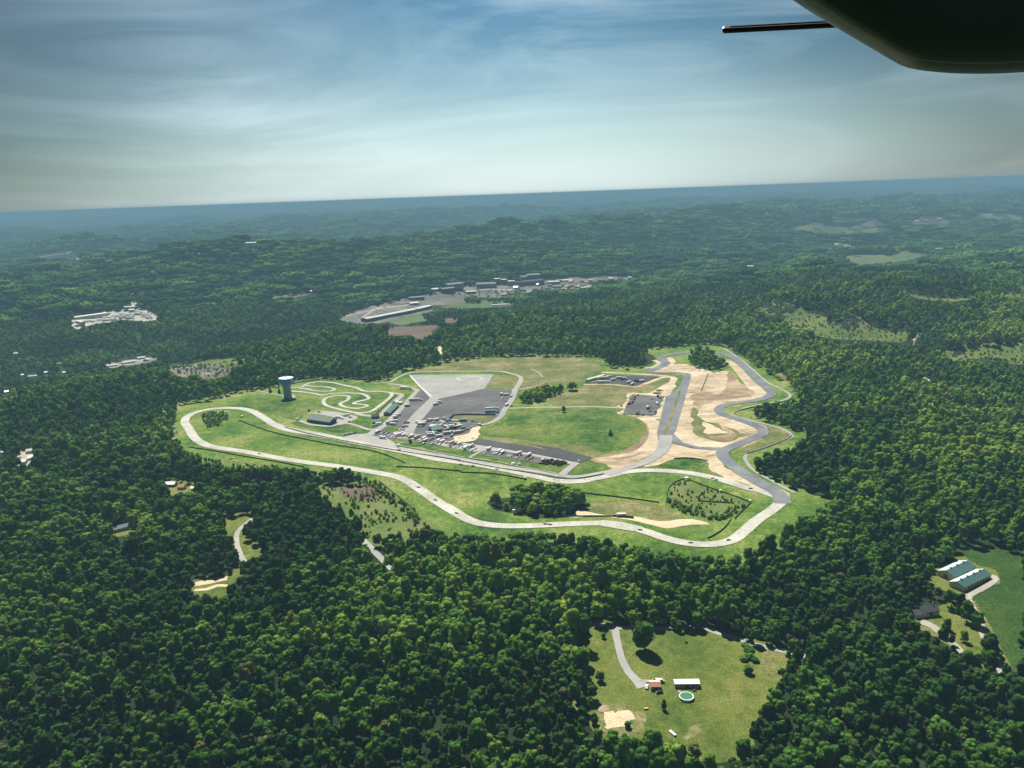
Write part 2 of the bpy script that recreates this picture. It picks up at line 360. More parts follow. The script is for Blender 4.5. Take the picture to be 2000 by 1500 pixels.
RAGGED = {'mown_grass', 'lush_grass', 'dry_grass', 'meadow_grass', 'scrub_ground', 'pale_field', 'ploughed_field', 'bare_earth', 'brown_earth', 'pale_sand', 'yard_gravel', 'forest_floor'}
def sheet(name, txt, mat, lift, curve=True, step=10, label=None, holes=()):
    pts = G(txt) if isinstance(txt, str) else txt
    ring = smooth(pts, True, step*0.8) if curve else resample(pts, step*0.8, True)
    if mat.name in RAGGED:
        k = len(ring); u = np.arange(k)*2*math.pi/k; g = np.random.default_rng(k); amp = step*0.22
        w = sum(np.sin(u*f_+g.uniform(0, 6.3)) for f_ in (max(3, k//9), max(5, k//6), max(7, k//4)))*amp*0.5+g.normal(size=k)*amp*0.35
        w2 = sum(np.sin(u*f_+g.uniform(0, 6.3)) for f_ in (max(3, k//8), max(5, k//5)))*amp*0.5+g.normal(size=k)*amp*0.35
        ring = ring+np.column_stack([w, w2])
    x0, y0 = ring.min(0); x1, y1 = ring.max(0)
    gx, gy = np.meshgrid(np.arange(x0+step/2, x1, step), np.arange(y0+step/2, y1, step))
    gp = np.stack([gx.ravel(), gy.ravel()], 1)+rng.uniform(-.2, .2, (gx.size, 2))*step
    gp = gp[inpoly(gp, ring)]
    co = [Vector(p) for p in ring]+[Vector(p) for p in gp]; n = len(ring)
    vo, eo, fo, *_ = delaunay_2d_cdt(co, [(i, (i+1) % n) for i in range(n)], [], 1, 1e-4)
    v = np.array([(p.x, p.y) for p in vo]); f = np.array([t for t in fo if len(t) == 3])
    c = v[f].mean(1); f = f[inpoly(c, ring)]
    a = v[f]; cr = (a[:, 1, 0]-a[:, 0, 0])*(a[:, 2, 1]-a[:, 0, 1])-(a[:, 1, 1]-a[:, 0, 1])*(a[:, 2, 0]-a[:, 0, 0])
    f[cr < 0] = f[cr < 0][:, ::-1]
    z = hg(v[:, 0], v[:, 1])+lift
    o = link(name, mesh_np(name, np.column_stack([v, z]), f, mat)); tag(o, kind='structure')
    if label: o['label'] = label
    return o
def inpoly(p, ring):
    x = p[:, 0]; y = p[:, 1]; ins = np.zeros(len(p), bool); n = len(ring)
    xa, ya = ring[:, 0], ring[:, 1]; xb, yb = np.roll(xa, -1), np.roll(ya, -1)
    for i in range(n):
        if ya[i] == yb[i]: continue
        c = ((ya[i] > y) != (yb[i] > y)) & (x < (xb[i]-xa[i])*(y-ya[i])/(yb[i]-ya[i])+xa[i]); ins ^= c
    return ins
def ribbon(name, txt, width, mat, lift, closed=False, curve=True, label=None, step=5):
    pts = G(txt) if isinstance(txt, str) else np.asarray(txt)
    c = smooth(pts, closed, step) if curve else resample(pts, step, closed)
    if closed: t = np.roll(c, -1, 0)-np.roll(c, 1, 0)
    else: t = np.gradient(c, axis=0)
    t /= np.linalg.norm(t, axis=1)[:, None]+1e-9; nrm = np.column_stack([-t[:, 1], t[:, 0]])
    if np.isscalar(width): w = np.full(len(c), width)
    else: w = np.interp(np.linspace(0, 1, len(c)), np.linspace(0, 1, len(width)), width)
    K = 4; V = []
    for q in np.linspace(-0.5, 0.5, K):
        p = c+nrm*(w*q)[:, None]; V.append(np.column_stack([p, hg(p[:, 0], p[:, 1])+lift]))
    V = np.stack(V, 1).reshape(-1, 3); n = len(c); F = []
    for i in range(n if closed else n-1):
        i2 = (i+1) % n
        for q in range(K-1): F.append((i*K+q+1, i*K+q, i2*K+q, i2*K+q+1))
    o = link(name, mesh_np(name, V, F, mat)); tag(o, kind='structure')
    if label: o['label'] = label
    return o, c

# clearings, as seen in the photograph (used both to lay the ground cover and to keep trees off it)
COMPLEX = ("A 150,510 390,468 560,430 680,408 850,385 960,335 1040,322 1200,340 1500,357 1560,310 1700,265 B 600,200 900,130 1200,95 1500,80 1999,85 "
           "C 0,250 200,260 300,272 370,330 500,342 600,320 640,285 590,240 600,215 800,190 1000,178 1120,198 1250,270 1400,370 1500,440 1600,520 1680,570 "
           "1560,545 1400,580 1270,625 1350,665 1500,715 1690,765 1600,800 1480,840 1330,905 1250,935 1290,975 1350,1015 1440,1070 1520,1110 1640,1130 1830,1180 1750,1230 "
           "1550,1340 1400,1430 1300,1480 O 1440,1080 1380,1084 1290,1074 1230,1062 1180,1052 1130,1042 1060,1037 960,1047 900,1042 840,1030 "
           "A 1740,1235 1650,1160 1560,1080 1460,1000 1400,955 1250,930 1000,915 800,912 500,905 300,850 200,800 120,720 110,680 150,600")
CLEAR = [COMPLEX,
         "A 1050,1020 1200,1030 1440,1030 1560,1090 1720,1240 1800,1300 1600,1340 1400,1330 1330,1200 1160,1110",      # brush field
         "F 135,215 300,240 450,262 620,262 780,262 900,262 1000,285 1130,325 1250,365 1400,400 1470,420 1385,470 1420,600 1380,660 1290,790 1210,860 1220,960 1050,1040 940,1050 830,990 730,985 620,920 470,910 400,915 290,915 230,830 165,790 200,690 210,520 160,370",
         "G 830,300 970,285 1050,310 1180,345 1286,380 1286,1260 1130,1260 1060,1060 960,900 880,790 830,720 1050,560 1005,500 880,460 790,395 700,400 720,330",  # crop field
         "G 530,500 720,395 800,395 880,460 1010,500 1060,560 1000,610 860,690 790,690 640,625 470,590 520,545",       # barns
         "G 380,890 560,820 640,840 760,890 860,960 920,960 980,1120 960,1180 900,1140 860,1180 750,1080 620,960 560,1000 500,980 420,960",  # house lawn
         "G 330,815 420,765 560,765 570,830 460,890 380,880",
         "K 1090,530 1150,520 1250,515 1200,560 1190,600 1190,660 1290,670 1280,710 1200,740 1160,680 1140,610 1090,580",
         "K 930,845 1000,825 1110,815 1160,765 1180,800 1110,840 1110,870 1060,915 1020,900 950,895 910,870",
         "K 1765,635 1790,635 1850,690 1930,775 1895,775 1820,715", "K 815,345 850,345 970,375 970,400 850,410 800,380",
         "K 545,580 610,560 645,565 640,600 590,610 545,605", "K 95,215 130,200 160,210 160,240 140,265 95,270",
         "I 1080,1070 1180,1040 1400,1010 1620,995 1500,1060 1480,1100 1340,1135 1280,1100 1150,1110",                  # left dirt field
         "I 690,1040 800,1020 1030,990 1020,1005 930,1030 800,1045 720,1060", "I 0,1210 60,1210 60,1235 0,1240", "I 180,1115 250,1105 240,1125 190,1130",
         "I 140,1110 155,1105 155,1120", "I 290,1080 340,1070 330,1105 295,1100",
         "V8 160,330 560,260 830,190 1060,200 1180,150 1500,110 1750,230 1880,290 1840,350 1600,390 1400,370 1100,350 900,400 600,430 560,470 330,500 230,550 100,470 160,400",
         "I 850,580 865,582 890,660 915,680 890,690 870,660", "I 870,815 925,840 930,880 890,880", "H 190,375 300,330 440,290 620,255 860,235 1000,275 900,290 1090,270 1250,285 1210,300 1050,312 830,310 690,340 700,375 740,385 640,400 540,415 470,395 310,405",
         "H 740,205 830,180 920,175 1010,185 1130,165 1240,150 1450,180 1660,170 1750,180 1700,195 1560,205 1460,200 1400,215 1240,235 1200,250 1000,240 880,240 760,220",
         "H 480,440 640,425 820,420 750,460 690,500 600,470 550,480 490,470", "H 800,380 915,374 900,395 840,405", "H 780,545 815,550 815,600 795,595",
         "H 1110,290 1250,280 1230,300 1110,305", "H 20,215 60,212 60,228 20,228", "H 230,170 320,168 310,188 240,190", "H 1430,150 1800,120 2000,130 1980,145 1760,150 1600,160 1500,170",
         "I 1750,595 1999,570 1999,590 1760,612",
         "J 460,330 540,305 680,290 800,310 930,300 1100,320 1210,345 1000,350 860,360 700,355 600,340", "J 925,298 980,266 1060,268 1095,298 1000,308",
         "J 1270,292 1300,250 1440,243 1480,265 1610,280 1450,295", "J 1620,240 1700,225 1999,235 1999,272 1800,272",
         "J 820,505 900,495 1060,490 1120,500 1200,468 1400,490 1340,520 1200,540 1050,550 900,570 860,540",
         "J 220,278 240,278 250,310 235,310", "J 750,418 780,418 940,442 930,452 760,428", "J 180,565 240,565 240,580 180,578", "J 270,540 370,530 370,545 280,555", "I 355,140 390,140 390,160 355,160",
         "I 215,330 440,300 490,310 535,355 500,362 430,350 380,345 215,350",
         "B 770,0 800,0 830,40 815,80 790,50", "J 1265,1090 1275,1050 1320,1000 1325,1010 1285,1060", "J 1530,1165 1560,1180 1570,1205 1545,1200", "J 1330,1285 1400,1310 1390,1325",
         "J 360,1230 430,1275 500,1333 430,1330 380,1270", "G 870,200 980,225 1040,285 970,280 900,225"]
YOUNG = ["J 265,840 350,795 430,800 560,840 700,890 720,945 640,980 500,970 420,900 330,890", "J 620,1000 750,930 920,880 960,930 1150,1000 1240,980 1250,1060 1100,1060 900,1050 700,1030",
         "J 1180,710 1350,760 1640,770 1650,792 1400,787 1250,762", "J 1830,745 1999,738 1999,762 1900,768", "J 1480,1110 1999,1070 1999,1200 1800,1185 1500,1160"]
GROVE = ["A 985,950 1200,922 1390,950 1455,1000 1430,1025 1200,1030 1000,1015",
         "D 480,640 600,560 760,505 1000,485 1200,480 1400,540 1500,680 1370,720 1300,790 1050,800 750,760 600,720",
         "C 870,300 900,215 960,190 1040,215 1060,260 1130,275 1145,340 1060,358 950,345",
         "C 1230,605 1400,560 1560,545 1700,590 1740,700 1720,760 1560,715 1350,655",
         "B 1560,480 1650,430 1700,400 1850,370 1999,365 1999,440 1850,490 1700,545 1600,550"]
SHRUB = ["A 310,560 420,545 490,560 480,600 430,640 350,655 320,620", "C 745,1200 770,1240 900,1290 1000,1325 1100,1330 1200,1270 1270,1225 1180,1240 1080,1290 980,1290 880,1260 800,1190 770,1170",
         "A 1440,1000 1560,1090 1740,1230 1700,1260 1580,1180 1500,1130 1440,1060", "K 1650,480 1800,500 1950,560 2000,590 1850,600 1750,560"]
def mask_of(polys):
    m = np.zeros((1500, 2000), bool); yy = np.arange(1500)+0.5
    for t in polys:
        p = P(t) if isinstance(t, str) else t
        xa, ya = p[:, 0], p[:, 1]; xb, yb = np.roll(xa, -1), np.roll(ya, -1)
        for y in range(max(0, int(ya.min())), min(1500, int(ya.max())+1)):
            yc = y+0.5; k = (ya > yc) != (yb > yc)
            xs = np.sort((xb[k]-xa[k])*(yc-ya[k])/(yb[k]-ya[k])+xa[k])
            for a, b in zip(xs[::2], xs[1::2]): m[y, max(0, int(round(a))):max(0, min(2000, int(round(b))))] = True
    return m
m_clear = mask_of(CLEAR); m_young = mask_of(YOUNG); m_grove = mask_of(GROVE); m_shrub = mask_of(SHRUB)
def look(mask, u, v, off=False):
    i = np.round(v).astype(int); j = np.round(u).astype(int); ok = (i >= 0) & (i < 1500) & (j >= 0) & (j < 2000)
    r = np.full(u.shape, off); r[ok] = mask[i[ok], j[ok]]; return r

# race complex grass: wider than the clearing so that it runs in under the forest edge
cpts = G(COMPLEX); cc = cpts.mean(0)
dd = cpts-cc; cgrow = cc+dd*(1+28/np.linalg.norm(dd, axis=1))[:, None]
sheet('grass_field', cgrow, M['grass'], 0.10, curve=False, step=11, label='mown green grass around the race tracks')
L1, L2, L3, L4, L5 = 0.20, 0.30, 0.42, 0.56, 0.72
sheet('lush_field', "B 1180,830 1210,790 1400,720 1500,640 1700,615 1960,600 C 0,600 200,595 420,600 560,650 610,720 590,780 520,840 430,860 330,880 250,850 0,815 B 1700,900 1400,870 1250,860", M['lush'], L1, label='darker lush grass field in the middle of the complex')
sheet('dry_verge', "B 1190,865 1400,875 1700,905 1999,950 C 0,820 250,850 285,900 250,912 150,890 0,868 B 1800,1000 1500,940 1200,890", M['dry'], L1, label='strip of dry pale grass beside the long lot')
sheet('dry_field', "B 560,215 900,140 1200,105 1500,90 1999,95 C 0,260 150,265 270,290 310,340 150,390 0,405 B 1850,320 1600,400 1550,260 1350,222 1000,225 750,228", M['dry'], L1, label='dry grass slope behind the apron')
sheet('dry_field', "B 1325,262 1480,270 1550,300 1500,405 1245,395", M['dry'], L2, curve=False, label='yellowed grass square beside the apron')
sheet('lush_field', "C 0,505 150,470 250,440 520,455 640,430 760,395 775,410 700,450 560,490 480,545 450,575 200,578 0,575", M['dry'], L1, label='rough grass bank in the middle of the complex')
sheet('lush_field', "C 80,1030 200,945 260,925 380,975 370,985 250,1020", M['lush'], L1, label='dark grass triangle beside the pit exit')
sheet('lush_field', "C 570,980 700,955 800,920 1000,935 1015,985 1100,1040 1200,1085 1000,1015 800,990", M['lush'], L1, label='dark grass wedge between the tracks')
sheet('brush_field', "C 770,1090 870,1060 1000,1110 1270,1205 1190,1260 1100,1320 1000,1325 880,1275 770,1230 750,1180", M['scrub'], L1, label='fenced brushy enclosure in the infield')
sheet('dry_field', "C 200,1230 400,1190 650,1210 740,1240 800,1290 900,1320 850,1370 700,1340 550,1290 300,1290 150,1260", M['dry'], L1, label='sun-bleached grass near the infield grove')
sheet('bare_patch', "C 100,1270 180,1262 300,1285 420,1290 560,1300 700,1330 900,1315 1000,1335 980,1350 850,1362 750,1375 600,1345 500,1315 300,1302 110,1298", M['sand'], L2, label='bare sandy strip in the infield')
sheet('lush_field', "D 480,180 1010,285 1300,285 1320,295 1210,372 1140,360 760,300 380,225", M['lush'], L1, curve=False, label='green verge between the pit lane and the long lot')
sheet('lush_field', "B 360,935 600,925 900,965 1180,990 1195,1000 1100,1065 900,1030 500,950", M['lush'], L1, curve=False, label='green verge between the pit lane and the paddock')
sheet('lush_field', "E 720,830 950,850 1080,840 1250,880 1400,935 1330,975 1200,985 1100,960 900,960 500,890 200,820 350,800 500,850 800,880", M['lush'], L1, label='green verge below the pavilion')
sheet('lush_field', "A 560,470 800,450 1000,480 1100,520 1000,545 960,590 900,600 700,540", M['lush'], L1, label='dark green slope below the water tower')
sheet('brush_field', cc*0+G("A 1000,1000 1200,1015 1440,1015 1580,1090 1800,1260 1850,1330 1650,1420 1350,1420 1250,1250 1050,1120"), M['scrub'], 0.12, label='brushy field below the lower track')
sheet('brown_field', "A 1200,1045 1300,1035 1420,1035 1480,1085 1450,1125 1350,1120 1250,1100", M['brownfield'], L2, label='bare brown patch in the brushy field')
# graded earth
sheet('bare_earth', "C 600,352 640,335 760,312 850,303 930,320 1000,345 1060,356 1140,350 1200,400 1220,430 1300,470 1370,500 1420,520 1300,548 1180,560 1100,578 1080,605 1105,640 1200,668 1310,712 1375,745 1300,795 1200,830 1100,862 950,850 850,825 760,800 740,770 800,560 860,400 840,372 700,362", M['dirt'], L2, label='graded tan earth inside the new track')
sheet('brown_earth', "C 915,505 980,485 1080,505 1130,430 1140,355 1200,400 1225,440 1310,480 1300,510 1180,530 1000,560 950,600 945,590 910,560", M['browndirt'], L3, label='brown graded earth inside the new track')
sheet('dry_field', "C 905,580 945,600 950,640 985,680 1100,700 1230,760 1245,775 1200,785 1150,810 1000,800 915,745 905,680", M['dry'], L3, label='olive grass island inside the new track')
sheet('bare_patch', "C 985,680 1060,715 1150,755 1120,760 1000,760 980,720", M['sand'], L4, label='pale sand on the grass island')
sheet('brown_earth', "C 1080,700 1130,720 1200,760 1170,790 1120,810 1000,775 1120,765", M['browndirt'], L4, label='brown patch on the grass island')
sheet('bare_earth', "C 540,645 720,650 705,700 690,760 700,830 650,910 560,960 400,985 330,955 240,930 300,900 430,880 530,830 590,775 605,700", M['browndirt'], L2, label='brown churned earth left of the new straight')
for t in ("C 560,650 640,700 650,790 570,870 430,905 280,925", "C 600,650 690,700 680,800 620,880 500,930 300,930", "C 560,650 650,655 715,655"):
    ribbon('dirt_track', t, [10, 14, 9], M['dirt'], L3, label='tan wheel track in the churned earth')
sheet('bare_earth', "C 700,850 770,825 950,858 1080,868 1090,930 1160,1000 1300,1080 1440,1155 1380,1140 1230,1080 1100,1040 1015,985 1000,940 900,922 800,920 720,948 590,972", M['dirt'], L2, label='tan earth below the link road')
sheet('bare_earth', "C 1110,610 1200,650 1330,690 1410,745 1330,805 1200,855 1140,880 1150,925 1210,990 1300,1045 1440,1105 1545,1150 1530,1200 1500,1215 1440,1150 1250,1040 1100,940 1070,880 1100,840 1320,770 1370,735", M['dirt'], L1+0.02, label='tan shoulder right of the new track')
sheet('dry_field', "C 1230,660 1350,690 1480,720 1545,765 1520,790 1400,835 1280,880 1230,900 1200,880 1220,860 1350,810 1415,750 1350,700", M['dry'], L2+0.02, label='dry grass bulge right of the new track')
ribbon('bare_earth', "C 640,345 730,318 770,295 765,270 745,262", [14, 16, 12], M['dirt'], L2, label='tan shoulder of the upper bend')
ribbon('bare_earth', "C 590,330 655,325 690,295 655,280", 10, M['dirt'], L2, label='tan earth outside the upper bend')
ribbon('bare_earth', "C 1130,275 1200,330 1270,410 1330,470 1385,500 1370,520", [12, 18, 22, 26], M['dirt'], L2, label='tan shoulder of the right-hand straight')
ribbon('bare_earth', "V6 380,85 900,105 1500,140 1800,175 1960,215 1900,330 1800,480", [9, 12, 12], M['dirt'], L3, label='tan haul road above the small lots')
ribbon('bare_earth', "V6 0,352 560,345 1080,398 1200,385 1450,290 1700,200 1900,190", [5, 9, 8], M['dirt'], L3, label='tan kerb of earth below the upper lot')
sheet('bare_earth', "V6 1000,520 1100,520 1400,540 1600,440 1900,260 1999,300 1900,520 1760,620 1500,600 1080,570 960,780 860,950 900,1010 1300,1020 1550,1010 1650,820 1740,640 1780,600 1720,1060 1300,1060 760,1000 700,960 900,880 640,820 850,770", M['dirt'], L2-0.02, label='tan earth around the equipment lot')
# groves and brush on lush ground
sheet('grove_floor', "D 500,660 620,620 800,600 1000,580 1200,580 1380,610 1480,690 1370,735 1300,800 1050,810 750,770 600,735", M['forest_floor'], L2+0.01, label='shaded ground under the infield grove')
# paved surfaces
trk, C_low = ribbon('race_track', "C 1455,1165 1350,1130 1250,1108 1100,1060 950,1025 800,1005 650,998 550,1000 450,1012 350,1035 200,1060 0,1060 D 1500,440 1350,457 1200,452 1000,410 700,345 400,290 0,235 "
       "A 1700,825 1400,765 1100,705 900,672 800,640 720,590 640,545 560,527 450,525 350,535 270,555 215,585 205,620 230,660 265,715 320,755 400,780 600,810 900,865 1200,905 1500,955 1620,985 1720,1045 1850,1135 1999,1225 "
       "D 100,690 250,790 400,855 600,885 800,890 1000,885 1300,870 1600,862 1800,875 2000,925 C 300,1340 430,1350 600,1395 750,1445 900,1475 1050,1478 1170,1450 1250,1390 1330,1320 1420,1260 1475,1215 1495,1195", 12.5, M['oldtrack'], L4, label='pale worn asphalt circuit of the race complex')
ribbon('race_track', "C 1498,1215 1480,1165 1440,1130 1350,1080 1230,1010 1150,950 1105,900 1112,868 1200,830 1300,790 1365,757 1365,735 1320,705 1200,662 1110,635 1078,605 1100,580 1180,560 1300,545 1400,518 1420,490 1365,440 1310,390 1250,330 1180,265 1110,238 1000,225 900,226 800,236 720,252 700,268 735,292 725,310 650,342 610,352",
       [17, 17, 15, 14, 14, 14, 15, 16, 14, 15, 16, 16, 15, 14], M['newtrack'], L5, label='fresh blue-grey asphalt loop of the new track')
sheet('race_track', "C 880,362 898,375 893,410 850,560 800,735 785,760 850,820 950,845 1085,850 1120,862 1080,868 950,860 850,838 775,815 735,850 690,830 676,750 690,700 735,515 780,500 830,440 850,385 845,365", M['newtrack'], L5, curve=False, step=7, label='wide fresh asphalt straight of the new track')
ribbon('road', "C 610,352 700,362 800,362 880,372", 12, M['newtrack'], L5-0.03, label='fresh asphalt entry to the new straight')
ribbon('dirt_median', "C 826,480 800,560 765,670 728,768", 4.5, M['dry'], L5+0.07, label='dry grass median of the new straight')
ribbon('race_track', "C 735,770 725,840 680,895 600,945 500,980 420,1005 350,1030", [17, 17, 14, 12, 10], M['concrete'], L5+0.06, label='pale asphalt link from the new straight to the old circuit')
ribbon('pit_lane', "A 1240,714 1400,745 1590,785 1800,822 1999,858 D 0,190 500,282 1000,358 1230,398 1400,405 1600,372 1800,330 C 350,1015 430,1000", [14, 11, 10, 10, 10, 9, 7, 6], M['pitlane'], L4-0.10, label='pit lane beside the pit wall')
ribbon('path', "A 780,618 900,655 1100,690 1240,718", 4, M['gravel'], L3, label='narrow service path beside the circuit')
sheet('pit_apron', "A 1235,714 1300,697 1390,690 1440,655 1480,690 1520,722 1570,752 1590,785 1400,752", M['pitlane'], L3, curve=False, label='paved pit entry area')
sheet('parking_lot', "B 570,405 1240,398 1490,412 1545,430 1495,520 1440,620 1350,705 1200,765 1120,805 950,930 1195,985 1150,1012 600,925 300,885 60,845 240,780 400,620 520,470", M['lot'], L3+0.01, curve=False, label='grey asphalt paddock lot')
sheet('apron', "B 505,270 1320,262 1235,397 780,500 745,520 700,495", M['concrete'], L4, curve=False, label='pale concrete apron, wide at the back')
sheet('apron', "B 700,490 785,498 700,610 570,760 540,830 620,900 300,870 330,835 430,760 560,620", M['concrete'], L4-0.02, curve=False, label='pale strip running down the paddock')
ribbon('painted_circle', "B 965,300 1000,283 1080,277 1160,282 1210,298 1180,318 1100,328 1020,322", 5.5, M['oldtrack'], L5, closed=True, label='pale ring worn on the apron')
ribbon('painted_line', "B 505,270 610,385 712,475", 2.2, M['paintwhite'], L5, curve=False, label='white edge line of the apron')
ribbon('painted_line', "B 505,268 900,265 1322,262", 1.6, M['paintwhite'], L5, curve=False, label='white back line of the apron')
ribbon('road', "B 580,410 500,500 400,610 290,720 190,800 80,860", [8, 9, 9, 10, 12], M['concrete'], L4, label='pale lane along the garages')
ribbon('road', "B 1530,420 1500,500 1430,600 1390,670 1310,722 1200,755", [10, 9, 9, 8], M['concrete'], L4+0.02, label='pale loop lane at the lot edge')
sheet('verge', "B 240,800 270,770 400,770 405,812 320,822", M['lush'], L5, curve=False, label='small green island in the paddock')
sheet('verge', "B 930,672 1350,662 1310,705 1200,735 1140,725 1030,700 905,700", M['dry'], L5, curve=False, label='grass island behind the dark wall')
sheet('parking_lot', "B 1130,895 1180,888 C 0,868 D 900,82 1200,130 1530,222 1430,270 1000,190 300,78 350,68", M['darklot'], L4, curve=False, label='long dark asphalt strip')
sheet('parking_lot', "D 0,50 300,80 1000,193 1340,262 1405,268 1390,288 1270,398 1205,378 1325,283 1010,282 900,257 700,227 480,196 440,152 380,165 0,95", M['pitlane'], L4-0.02, curve=False, label='grey parking strip above the pit lane')
sheet('parking_lot', "D 460,150 700,165 1000,215 1300,275 1010,283 900,258 700,228 470,190", M['lot'], L4, curve=False, label='darker parking bays above the pit lane')
ribbon('path', "D 460,150 400,185 330,225", 5, M['concrete'], L5, label='footpath from the lot to the pit lane')
ribbon('road', "D 1390,270 1310,330 1240,400", 8, M['concrete'], L5, label='short road from the long lot to the pit lane')
sheet('sand_circle', "B 915,885 940,865 1030,850 1080,820 1120,775 1190,765 1200,790 1170,830 1180,880 1120,912 1020,918 940,908", M['sand'], L5, label='sandy turning circle beside the paddock')
for t in ("B 965,880 985,872 1000,880 985,890", "B 1095,885 1115,877 1135,882 1118,892"):
    sheet('weedy_patch', t, M['scrub'], L5+0.06, label='weedy spot in the sandy turning circle')
ribbon('road', "B 150,345 300,333 400,282 530,240 750,231 1000,230 1350,227 1500,253 1585,288 1570,350 1520,420", [6, 6, 7, 7, 8, 10], M['gravel'], L4, label='perimeter road round the apron')
ribbon('road', "B 290,350 420,365 540,400 590,415", 8, M['pitlane'], L4, label='short road behind the garages')
ribbon('road', "B 1560,405 1700,380 1850,330 1999,318 C 0,408 100,410 220,410", [9, 8, 8], M['browndirt'], L3, label='dirt road to the upper lot')
ribbon('road', "B 1440,590 1700,582 1960,578 C 60,585 250,582 470,592", 6, M['gravel'], L3, label='grey road to the equipment lot')
sheet('parking_lot', "V6 80,335 330,260 470,140 900,150 1660,185 1150,372 560,335", M['darklot'], L4+0.02, curve=False, label='upper dark equipment lot')
sheet('parking_lot', "V6 1050,565 1500,600 1745,608 1640,810 1550,1005 1300,1000 850,992 950,790", M['lot'], L4+0.02, curve=False, label='lower grey equipment lot')
kw = 5.2
ribbon('kart_track', "E 215,295 380,280 440,240 520,215 660,200 850,215 1000,250 1200,290 1320,340 1500,345 1680,360 1735,390 1690,450 1580,540 1450,630 1330,665 1200,665 1050,640 850,590 740,550 705,500 740,450 850,415 1000,405 1090,425 1060,480 970,520 965,550 1050,585 1200,600 1330,580 1365,558 1280,540 1165,530 1190,508 1300,480 1385,455 1365,420 1290,385 1150,370 950,372 780,385 680,400 600,385 450,360 215,340", kw+1, M['oldtrack'], L4, label='pale winding kart circuit', step=3)
ribbon('kart_track', "E 430,250 500,265 650,272 780,285 870,305 860,325 780,342 600,338 450,308 330,295", kw, M['oldtrack'], L4-0.03, label='pale hairpin of the kart circuit', step=3)
ribbon('kart_track', "E 1700,362 1850,385 1880,410 1800,480 1650,620 1560,715 1430,715 1290,700 1190,670", 9, M['pitlane'], L4-0.05, label='paved kart paddock lane', step=3)
ribbon('road', "E 350,780 500,838 700,862 830,865 950,825 1080,825 1250,872 1400,920 1520,915", 6, M['pitlane'], L3, label='lane in front of the pavilion')
sheet('parking_lot', "E 470,690 620,645 760,640 950,665 1220,730 1100,800 1000,840 860,840 860,740 700,700 560,680", M['pitlane'], L3-0.03, label='pavilion car park')
ribbon('path', "E 470,690 520,655 640,640 720,640", 3, M['gravel'], L4, label='path around the back of the pavilion')
ribbon('path', "A 680,410 750,425 820,440 870,450", 3.5, M['gravel'], L2, label='gravel path to the water tower')
sheet('gravel_pad', "Z 300,1050 500,990 650,1000 850,1130 800,1200 600,1250 400,1240 280,1200", M['gravel'], L2, label='gravel pad round the water tower')
ribbon('road', "C 1110,200 1200,258 1300,340 1400,425 1500,475 1545,510 1500,540 1400,560 1250,590 1185,625", 4.5, M['concrete'], L3, label='pale outer service road, upper')
ribbon('road', "C 1150,635 1250,662 1350,688 1480,722 1555,765 1530,792 1400,842 1275,890 1250,920 1300,990 1400,1050 1500,1105 1580,1142", 4.5, M['concrete'], L3+0.03, label='pale outer service road, lower')
ribbon('dirt_track', "A 150,640 130,720 210,790 330,850 560,880 800,900", 4, M['dry'], L2, label='faint track outside the left hairpin')
ribbon('road', "A 1470,1005 1550,1080 1650,1150 1700,1185", 5, M['dry'], L2, label='grass track beside the lower fence')
ribbon('path', "B 1690,205 1760,240 1800,285", 3, M['gravel'], L3, label='worn path on the dry slope')
# farm clearing and other ground cover
fp = G("F 100,190 300,215 450,240 620,240 900,240 1130,300 1400,380 1500,430 1440,500 1450,640 1350,760 1270,900 1250,1060 1100,1120 900,1120 700,1060 500,1010 280,1000 120,850 60,700 100,500 60,300")
sheet('meadow', fp, M['meadow'], 0.10, label='mown meadow of the farm clearing', step=8)
sheet('dry_field', "F 200,770 300,750 480,790 560,850 480,930 400,960 270,950 190,860", M['dry'], L1, label='bleached grass round the sandy patch of the farm meadow')
sheet('bare_patch', "F 225,765 290,760 300,790 260,800 225,795", M['browndirt'], L2, step=3, label='small brown patch at the left edge of the farm meadow')
sheet('bare_patch', "F 255,880 290,810 350,790 400,800 470,840 465,865 420,880 415,912 340,905 290,912", M['sand'], L2, label='bare sandy patch at the edge of the farm meadow')
sheet('bare_patch', "F 830,900 870,880 910,885 900,930 850,960 800,990 790,960", M['dry'], L1, step=4, label='worn brown grass low on the farm meadow')
sheet('dry_field', "F 1200,450 1270,430 1350,440 1400,480 1415,560 1350,580 1260,545 1300,495", M['dry'], L1, label='bleached grass at the right of the farm meadow')
ribbon('road', "F 60,195 135,218 330,250 450,258 620,262 780,250 900,250 1000,285 1130,325 1250,365 1400,400 1520,425 1650,460 1760,495", 5.5, M['concrete'], L2, label='country road above the farm clearing')
ribbon('driveway', "F 335,250 345,310 360,380 385,470 430,550 490,610 520,645", [6, 5, 5, 6, 9], M['concrete'], L3, label='pale driveway down the farm meadow')
ribbon('driveway', "F 490,603 560,603 630,605", 3, M['gravel'], L3, label='short drive to the shed')
sheet('crop_field', "G 690,330 830,290 970,270 1050,290 1180,330 1400,360 1500,800 1450,1400 1150,1300 1060,1060 960,900 880,790 820,720 1060,560 1010,480 890,440", M['crop'], 0.12, label='dark green crop field beside the barns')
sheet('yard', "G 380,880 500,800 780,690 800,700 900,850 1000,1000 1080,1160 1060,1300 900,1300 700,1180 560,1050 420,980", M['meadow'], 0.13, label='lawn round the dark-roofed house')
sheet('yard', "G 430,560 540,480 720,385 800,385 900,440 1060,480 1080,570 960,660 830,720 700,670 560,640", M['meadow'], 0.15, label='yard round the barns')
ribbon('road', "G 1010,535 1050,560 960,630 840,690 815,730 850,800 920,950 960,1060 1030,1200 1080,1300 1140,1440", [5, 6, 5], M['gravel'], L3, label='lane beside the crop field')
